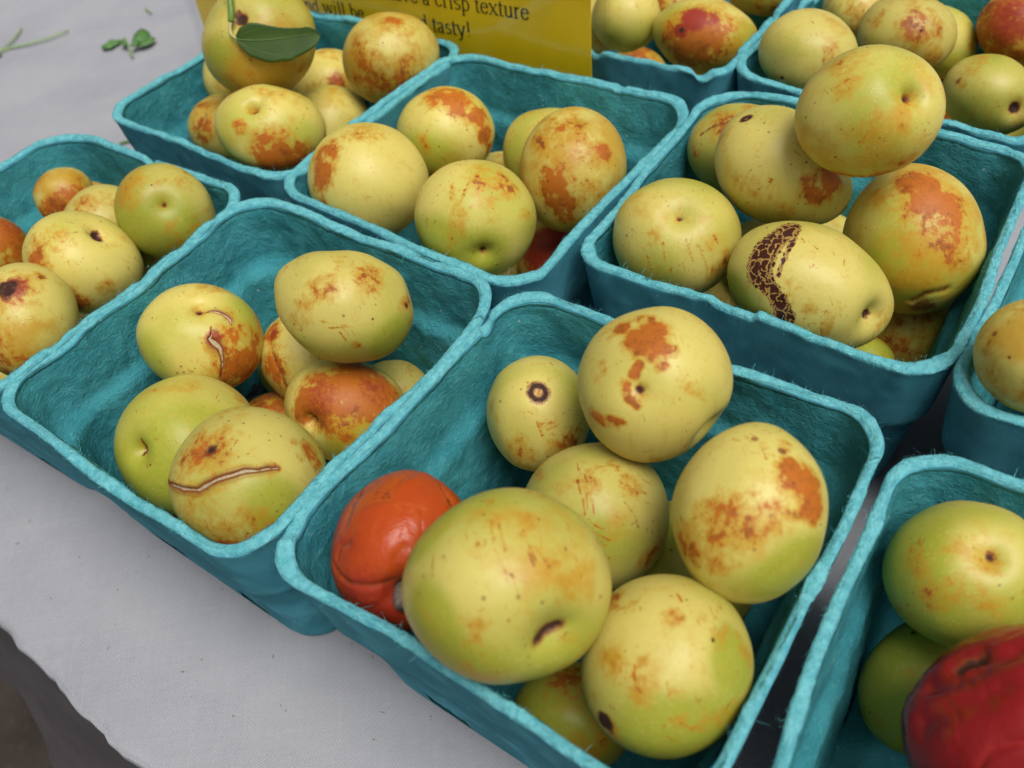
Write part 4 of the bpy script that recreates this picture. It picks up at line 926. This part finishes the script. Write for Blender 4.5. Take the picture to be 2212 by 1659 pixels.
def stalk_on_orange(root):
    c = np.array(root.location); t0 = FRUIT['D7'][0][5]
    d = ray(872, 1290); o = CAM - c; rad = 0.0165
    b = o @ d; t = -b - math.sqrt(max(b * b - (o @ o - rad ** 2), 0)); p = CAM + d * t - c
    n = p / np.linalg.norm(p)
    pts = [p - n * 0.004, p - n * 0.001, p + n * 0.0012, p + n * 0.0026]
    V, F = tube(pts, [0.0022, 0.0024, 0.0023, 0.0018], 14)
    V = [v + np.array([random.Random(i).uniform(-1, 1) * 2e-4 for _ in range(3)]) for i, v in enumerate(V)]
    mesh_obj('stalk', V, F, MAT_WOOD, parent=root)

# serif letters drawn with a broad pen: strokes are centre lines in em units, (x, y) pairs; the pen is wide across verticals
def _arc(cx, cy, rx, ry, a0, a1, n=14):
    return [(cx + rx * math.cos(math.radians(a0 + (a1 - a0) * i / n)), cy + ry * math.sin(math.radians(a0 + (a1 - a0) * i / n))) for i in range(n + 1)]
def _sf(x, y, w=0.17): return [(x - w / 2, y), (x + w / 2, y)]
X_ = 0.45
GLYPH = {
 'a': (0.444, [_arc(.20, .34, .13, .10, 170, 40) + [(.31, .36), (.31, .08)] + _arc(.37, .07, .06, .06, 180, 300, 6), [(.31, .27), (.18, .21)] + _arc(.17, .11, .11, .10, 100, 300) + [(.25, .03), (.31, .10)]]),
 'v': (0.5, [[(.07, X_), (.25, .01)], [(.25, .01), (.42, X_)], _sf(.09, X_), _sf(.41, X_, .13)]),
 'e': (0.444, [[(.08, .26), (.38, .26)] + _arc(.23, .26, .16, .18, 0, 180) + _arc(.23, .23, .17, .22, 180, 330)]),
 'h': (0.5, [[(.12, .68), (.12, .01)], [(.12, .33)] + _arc(.26, .32, .13, .12, 150, 0) + [(.39, .01)], _sf(.12, .01), _sf(.39, .01), [(.05, .66), (.12, .68)]]),
 'c': (0.444, [_arc(.24, .23, .17, .21, 40, 330)]),
 'r': (0.333, [[(.11, .45), (.11, .01)], [(.11, .34)] + _arc(.23, .32, .10, .11, 150, 55), _sf(.12, .01), [(.04, .43), (.11, .45)]]),
 'i': (0.278, [[(.14, .45), (.14, .01)], _sf(.14, .01), [(.07, .43), (.14, .45)], [(.14, .60), (.141, .66)]]),
 's': (0.389, [_arc(.19, .34, .11, .095, 30, 250, 12) + _arc(.20, .12, .13, .11, 80, -150, 14)]),
 'p': (0.5, [[(.12, .45), (.12, -.20)], _arc(.26, .225, .16, .215, 140, -140, 20), _sf(.12, -.20), [(.05, .43), (.12, .45)]]),
 't': (0.278, [[(.12, .58), (.12, .09)] + _arc(.19, .08, .07, .07, 180, 320, 8), [(.02, .44), (.26, .44)]]),
 'x': (0.5, [[(.08, X_), (.42, .01)], [(.41, X_), (.08, .01)], _sf(.09, X_), _sf(.41, X_, .13), _sf(.08, .01, .13), _sf(.42, .01)]),
 'u': (0.5, [[(.11, X_), (.11, .14)] + _arc(.23, .13, .12, .12, 180, 330, 10) + [(.37, .15)], [(.38, X_), (.38, .02), (.46, .03)], [(.04, .44), (.11, X_)], [(.31, .44), (.38, X_)]]),
 'n': (0.5, [[(.12, .45), (.12, .01)], [(.12, .33)] + _arc(.26, .32, .13, .12, 150, 0) + [(.39, .01)], _sf(.12, .01), _sf(.39, .01), [(.05, .43), (.12, .45)]]),
 'd': (0.5, [_arc(.23, .225, .16, .215, 40, 320, 20), [(.38, .68), (.38, .02), (.46, .03)], [(.31, .66), (.38, .68)]]),
 'w': (0.722, [[(.07, X_), (.22, .01)], [(.22, .01), (.36, X_)], [(.36, X_), (.51, .01)], [(.51, .01), (.65, X_)], _sf(.08, X_), _sf(.35, X_, .14), _sf(.64, X_, .13)]),
 'l': (0.278, [[(.14, .68), (.14, .01)], _sf(.14, .01), [(.07, .66), (.14, .68)]]),
 'b': (0.5, [[(.12, .68), (.12, .02)], _arc(.26, .225, .16, .215, 140, -140, 20), [(.05, .66), (.12, .68)]]),
 'y': (0.5, [[(.07, X_), (.25, .02)], [(.43, X_), (.22, -.13), (.14, -.20), (.06, -.18)], _sf(.09, X_), _sf(.42, X_, .13)]),
 '!': (0.333, [[(.16, .68), (.16, .20)], [(.16, .03), (.161, .06)]]),
}
def letter_mesh(ch):
    """flat strokes with a broad-pen width, slightly overlapped; returned in em units"""
    V, F = [], []
    for st in GLYPH[ch][1]:
        n = len(st)
        for i in range(n):
            p = np.array(st[i]); d = np.array(st[min(i + 1, n - 1)]) - np.array(st[max(i - 1, 0)]); d = d / (np.linalg.norm(d) + 1e-9)
            # thick on stems and on strokes that fall to the right, thin on hairlines and serifs
            k = abs(d[1]); w = 0.042 + 0.050 * k ** 1.5
            if n == 2 and d[0] * d[1] > 0.05: w = 0.046
            if n == 2 and abs(d[0]) > 0.98: w = 0.042
            if n == 2 and abs(st[0][1] - st[1][1]) < 0.07 and abs(st[0][0] - st[1][0]) < 0.01: w = 0.10
            q = np.array([-d[1], d[0]]) * w / 2; V += [(p[0] + q[0], p[1] + q[1]), (p[0] - q[0], p[1] - q[1])]
        b = len(V) - 2 * n
        F += [(b + 2 * i, b + 2 * i + 1, b + 2 * i + 3, b + 2 * i + 2) for i in range(n - 1)]
    return V, F

def make_sign():
    off, yaw, lean = 0.0632, math.radians(0.2), math.radians(3.5)
    a = AE + yaw; u = np.array([math.cos(a), math.sin(a), 0]); v = np.array([-math.sin(a), math.cos(a), 0])
    up = np.array([0, 0, 1]) * math.cos(lean) + v * math.sin(lean); nrm = np.cross(u, up)          # faces the customer
    P0 = E0 + EV * off
    root = bpy.data.objects.new('counter_sign', None); col.objects.link(root); root.location = tuple(P0)
    tag(root, 'yellow paper sign with black lettering in a clear holder behind the baskets', 'sign')
    def plane_pt(px, py, lift=0.0):
        d = ray(px, py); o = CAM - P0 - nrm * lift; t = -(o @ nrm) / (d @ nrm); q = CAM + d * t - P0
        return q @ u, q @ up
    x0, x1 = plane_pt(425, 60)[0], plane_pt(1313, 60)[0]
    pr = plane_pt(1277.5, 80)[0]; pl = plane_pt(436, 40)[0]
    def slab(name, xa, xb, ya, yb, na, nb, mat, parent, r=0):
        V = []
        for n_ in (na, nb):
            for (x, y) in ((xa, ya), (xb, ya), (xb, yb), (xa, yb)): V.append(u * x + up * y + nrm * n_)
        F = [(0, 3, 2, 1), (4, 5, 6, 7), (0, 1, 5, 4), (1, 2, 6, 5), (2, 3, 7, 6), (3, 0, 4, 7)]
        return mesh_obj(name, V, F, mat, parent=parent, smooth=False)
    slab('back_pane', x0, x1, 0.002, 0.222, -0.0016, -0.0004, MAT_CLEAR, root)
    slab('front_pane', x0, x1, 0.002, 0.222, 0.0010, 0.0022, MAT_CLEAR, root)
    foot = []
    for n_ in (-0.02, 0.0028):
        for (x, y) in ((x0, 0.0), (x1, 0.0), (x1, 0.0018), (x0, 0.0018)): foot.append(u * x + up * y - v * 0 + np.array([-nrm[0], -nrm[1], 0]) * -n_)
    mesh_obj('foot', foot, [(0, 3, 2, 1), (4, 5, 6, 7), (0, 1, 5, 4), (1, 2, 6, 5), (2, 3, 7, 6), (3, 0, 4, 7)], MAT_CLEAR, parent=root, smooth=False)
    paper = slab('yellow_sheet', pl, pr, 0.004, 0.2195, 0.0000, 0.0004, MAT_PAPER, root)
    def write(text, xs, y0, y1, x_ref0, x_ref1, em):
        """letters standing from x = xs on a base line running through (x_ref0, y0), (x_ref1, y1)"""
        x = xs
        for ch in text:
            if ch == ' ': x += 0.25 * em; continue
            wdt = GLYPH[ch][0] * em
            V, F = letter_mesh(ch); W3 = []
            for (gx, gy) in V:
                X = x + gx * em; Y = y0 + (y1 - y0) * (X - x_ref0) / (x_ref1 - x_ref0) + gy * em
                W3.append(u * X + up * Y + nrm * 0.00052)
            nV = len(W3); W3 += [p - nrm * 0.00008 for p in W3]
            F2 = list(F) + [tuple(nV + i for i in f[::-1]) for f in F]
            mesh_obj('letter', W3, F2, MAT_INK, parent=paper, smooth=False)
            x += wdt
        return x
    width = lambda s, em: sum(0.25 if c == ' ' else GLYPH[c][0] for c in s) * em
    a1, a2 = plane_pt(958, 15), plane_pt(1144, 43)
    em = (plane_pt(1146, 43)[0] - plane_pt(1031, 26)[0]) / (width('texture', 1.0) - 0.06)
    write('have a crisp texture', a2[0] - width('have a crisp texture', em) + 0.03 * em, a1[1], a2[1], a1[0], a2[0], em)
    b1, b2 = plane_pt(655, 21), plane_pt(1018, 80)
    write('nd tasty!', b2[0] - width('nd tasty!', em) + 0.1 * em, b1[1], b2[1], b1[0], b2[0], em)
    write('and will be', b1[0] - 0.2 * em, b1[1], b2[1], b1[0], b2[0], em)

def cloth_pt(px, py, lift=0.0):
    p = on_plane(px, py, lift); return p

def make_bits():
    # forked grass stems
    root = bpy.data.objects.new('grass_stem', None); p0 = cloth_pt(0, 112); root.location = tuple(p0); col.objects.link(root)
    tag(root, 'forked thin green stem lying on the bare cloth', 'stem')
    for pts, r in (([(-6, 116), (14, 106), (80, 90), (147, 66)], .0007), ([(2, 108), (22, 92), (36, 76), (46, 60)], .0006)):
        path = smooth_path([cloth_pt(x, y, .0012) - p0 for x, y in pts]); V, F = tube(path, [r] * len(path), 8)
        mesh_obj('stem', V, F, MAT_SPRIGSTEM, parent=root)
    V, F = tube([cloth_pt(-6, 124, .001) - p0, cloth_pt(2, 118, .001) - p0], [.0011, .0008], 8); mesh_obj('dry_end', V, F, MAT_WOOD, parent=root)
    # leafy sprig
    root = bpy.data.objects.new('leaf_sprig', None); p0 = cloth_pt(272, 95); root.location = tuple(p0); col.objects.link(root)
    tag(root, 'small dark green leafy sprig lying on the bare cloth', 'sprig')
    path = smooth_path([cloth_pt(x, y, .0015) - p0 for x, y in ((268, 80), (276, 98), (282, 116), (287, 122))]); V, F = tube(path, [.0007] * len(path), 8); mesh_obj('stem', V, F, MAT_SPRIGSTEM, parent=root)
    shapes = ([(218, 101), (232, 92), (238, 85), (250, 87), (262, 86), (254, 95), (236, 104), (222, 105)],
              [(284, 92), (290, 74), (304, 62), (318, 66), (324, 74), (316, 86), (300, 90)],
              [(294, 100), (306, 90), (322, 84), (332, 80), (335, 84), (326, 93), (308, 100)],
              [(258, 92), (266, 84), (274, 92), (270, 99)], [(280, 100), (286, 90), (296, 84), (300, 92), (290, 99)])
    rg = random.Random(8)
    for k, sh in enumerate(shapes):
        cxy = np.mean(np.array(sh), 0)
        ol = []
        for q in smooth_path([(*p, 0) for p in sh + [sh[0]]], 4)[:-1]:
            ol.append(cloth_pt(q[0], q[1], .0012 + .002 * rg.random() * 0.3 + 0.0008 * k) - p0)
        ce = np.mean(ol, 0) + np.array([0, 0, .0022]); n = len(ol)
        V = ol + [ce] + [p - np.array([0, 0, .0003]) for p in ol] + [ce - np.array([0, 0, .0003])]
        F = [(i, (i + 1) % n, n) for i in range(n)] + [(n + 1 + (i + 1) % n, n + 1 + i, 2 * n + 1) for i in range(n)] + [(i, n + 1 + i, n + 1 + (i + 1) % n, (i + 1) % n) for i in range(n)]
        mesh_obj('leaflet', V, F, MAT_SPRIG, parent=root)
    # loose scraps
    for pts, m, lab, nm in (([(314, 19), (322, 24), (327, 29)], MAT_SPRIGSTEM, 'tiny pale green scrap on the cloth beyond the leafy sprig', 'green_scrap'),
                            ([(258, 311), (268, 307), (278, 306)], MAT_SPRIG, 'green stem scrap on the cloth peeping between two baskets', 'green_scrap')):
        path = smooth_path([cloth_pt(x, y, .0011) for x, y in pts]); V, F = tube(path, [.0007] * len(path), 7)
        tag(mesh_obj(nm, V, F, m), lab, 'scrap')
    # crumbs and lint: too many and too small to count
    rg = np.random.default_rng(5); V, F = [], []
    spots = [(440, 1228), (905, 1397), (480, 1272), (760, 1390), (250, 1348), (617, 1535), (320, 1547), (408, 1420), (930, 1555), (840, 1530), (98, 122), (148, 124), (55, 138), (230, 228), (48, 272)]
    for k in range(85):
        if k < len(spots): x, y = spots[k]
        else: x, y = rg.uniform(-40, 1100), rg.uniform(880, 1680)
        p = on_plane(x, y, 0.0006); q = (p - E0) @ EV
        if q < V_EDGE + 0.012 or q > 0.3: continue
        L = rg.gamma(1.5, 0.00022) + 0.00012; a = rg.uniform(0, 6.28); w = rg.uniform(0.00006, 0.00014)
        d = np.array([math.cos(a), math.sin(a), 0]); e = np.array([-d[1], d[0], 0]); b = len(V)
        V += [p - d * L - e * w * .4, p - d * L + e * w * .4, p + e * w, p - e * w, p + d * L - e * w * .3, p + d * L + e * w * .3, p + np.array([0, 0, w])]
        F += [(b, b + 6, b + 1), (b + 1, b + 6, b + 2), (b + 2, b + 6, b + 5), (b + 5, b + 6, b + 4), (b + 4, b + 6, b + 3), (b + 3, b + 6, b)]
    tag(mesh_obj('crumbs', V, F, MAT_CRUMB, smooth=False), kind='stuff')

# ------------------------------------------------------------------ build
make_ground()
make_cloth()
make_hanging_cloth()
for k, lab in BASKETS.items(): make_basket(k, lab)
for k in FRUIT:
    o = place_fruit(k)
    if k == 'B1': leaf_on_fruit(o)
    if k == 'D7': stalk_on_orange(o)
# the fruit at the bottom of each basket that carries the rest
_rng = np.random.default_rng(3); _n = 0
for k, rows in HIDDEN.items():
    for (x, y, z, r) in rows:
        _n += 1
        q, _ = np.linalg.qr(_rng.normal(0, 1, (3, 3)))
        if np.linalg.det(q) < 0: q[:, 2] *= -1
        s = _rng.uniform(0.97, 1.03, 3) * r * 0.985
        build_fruit(np.array([x, y, z]), q[:, 0] * s[0], q[:, 1] * s[1], q[:, 2] * s[2], [], dict(g=float(_rng.uniform(.1, .7)), amb=float(_rng.uniform(.1, .5)), rand=6), 300 + _n, 5,
                    'shaded jujube on the floor of a basket, almost covered by the fruit above', MAT_SKIN, 0.0002, 'jujubes at the bottom of the baskets')
make_sign()
make_bits()
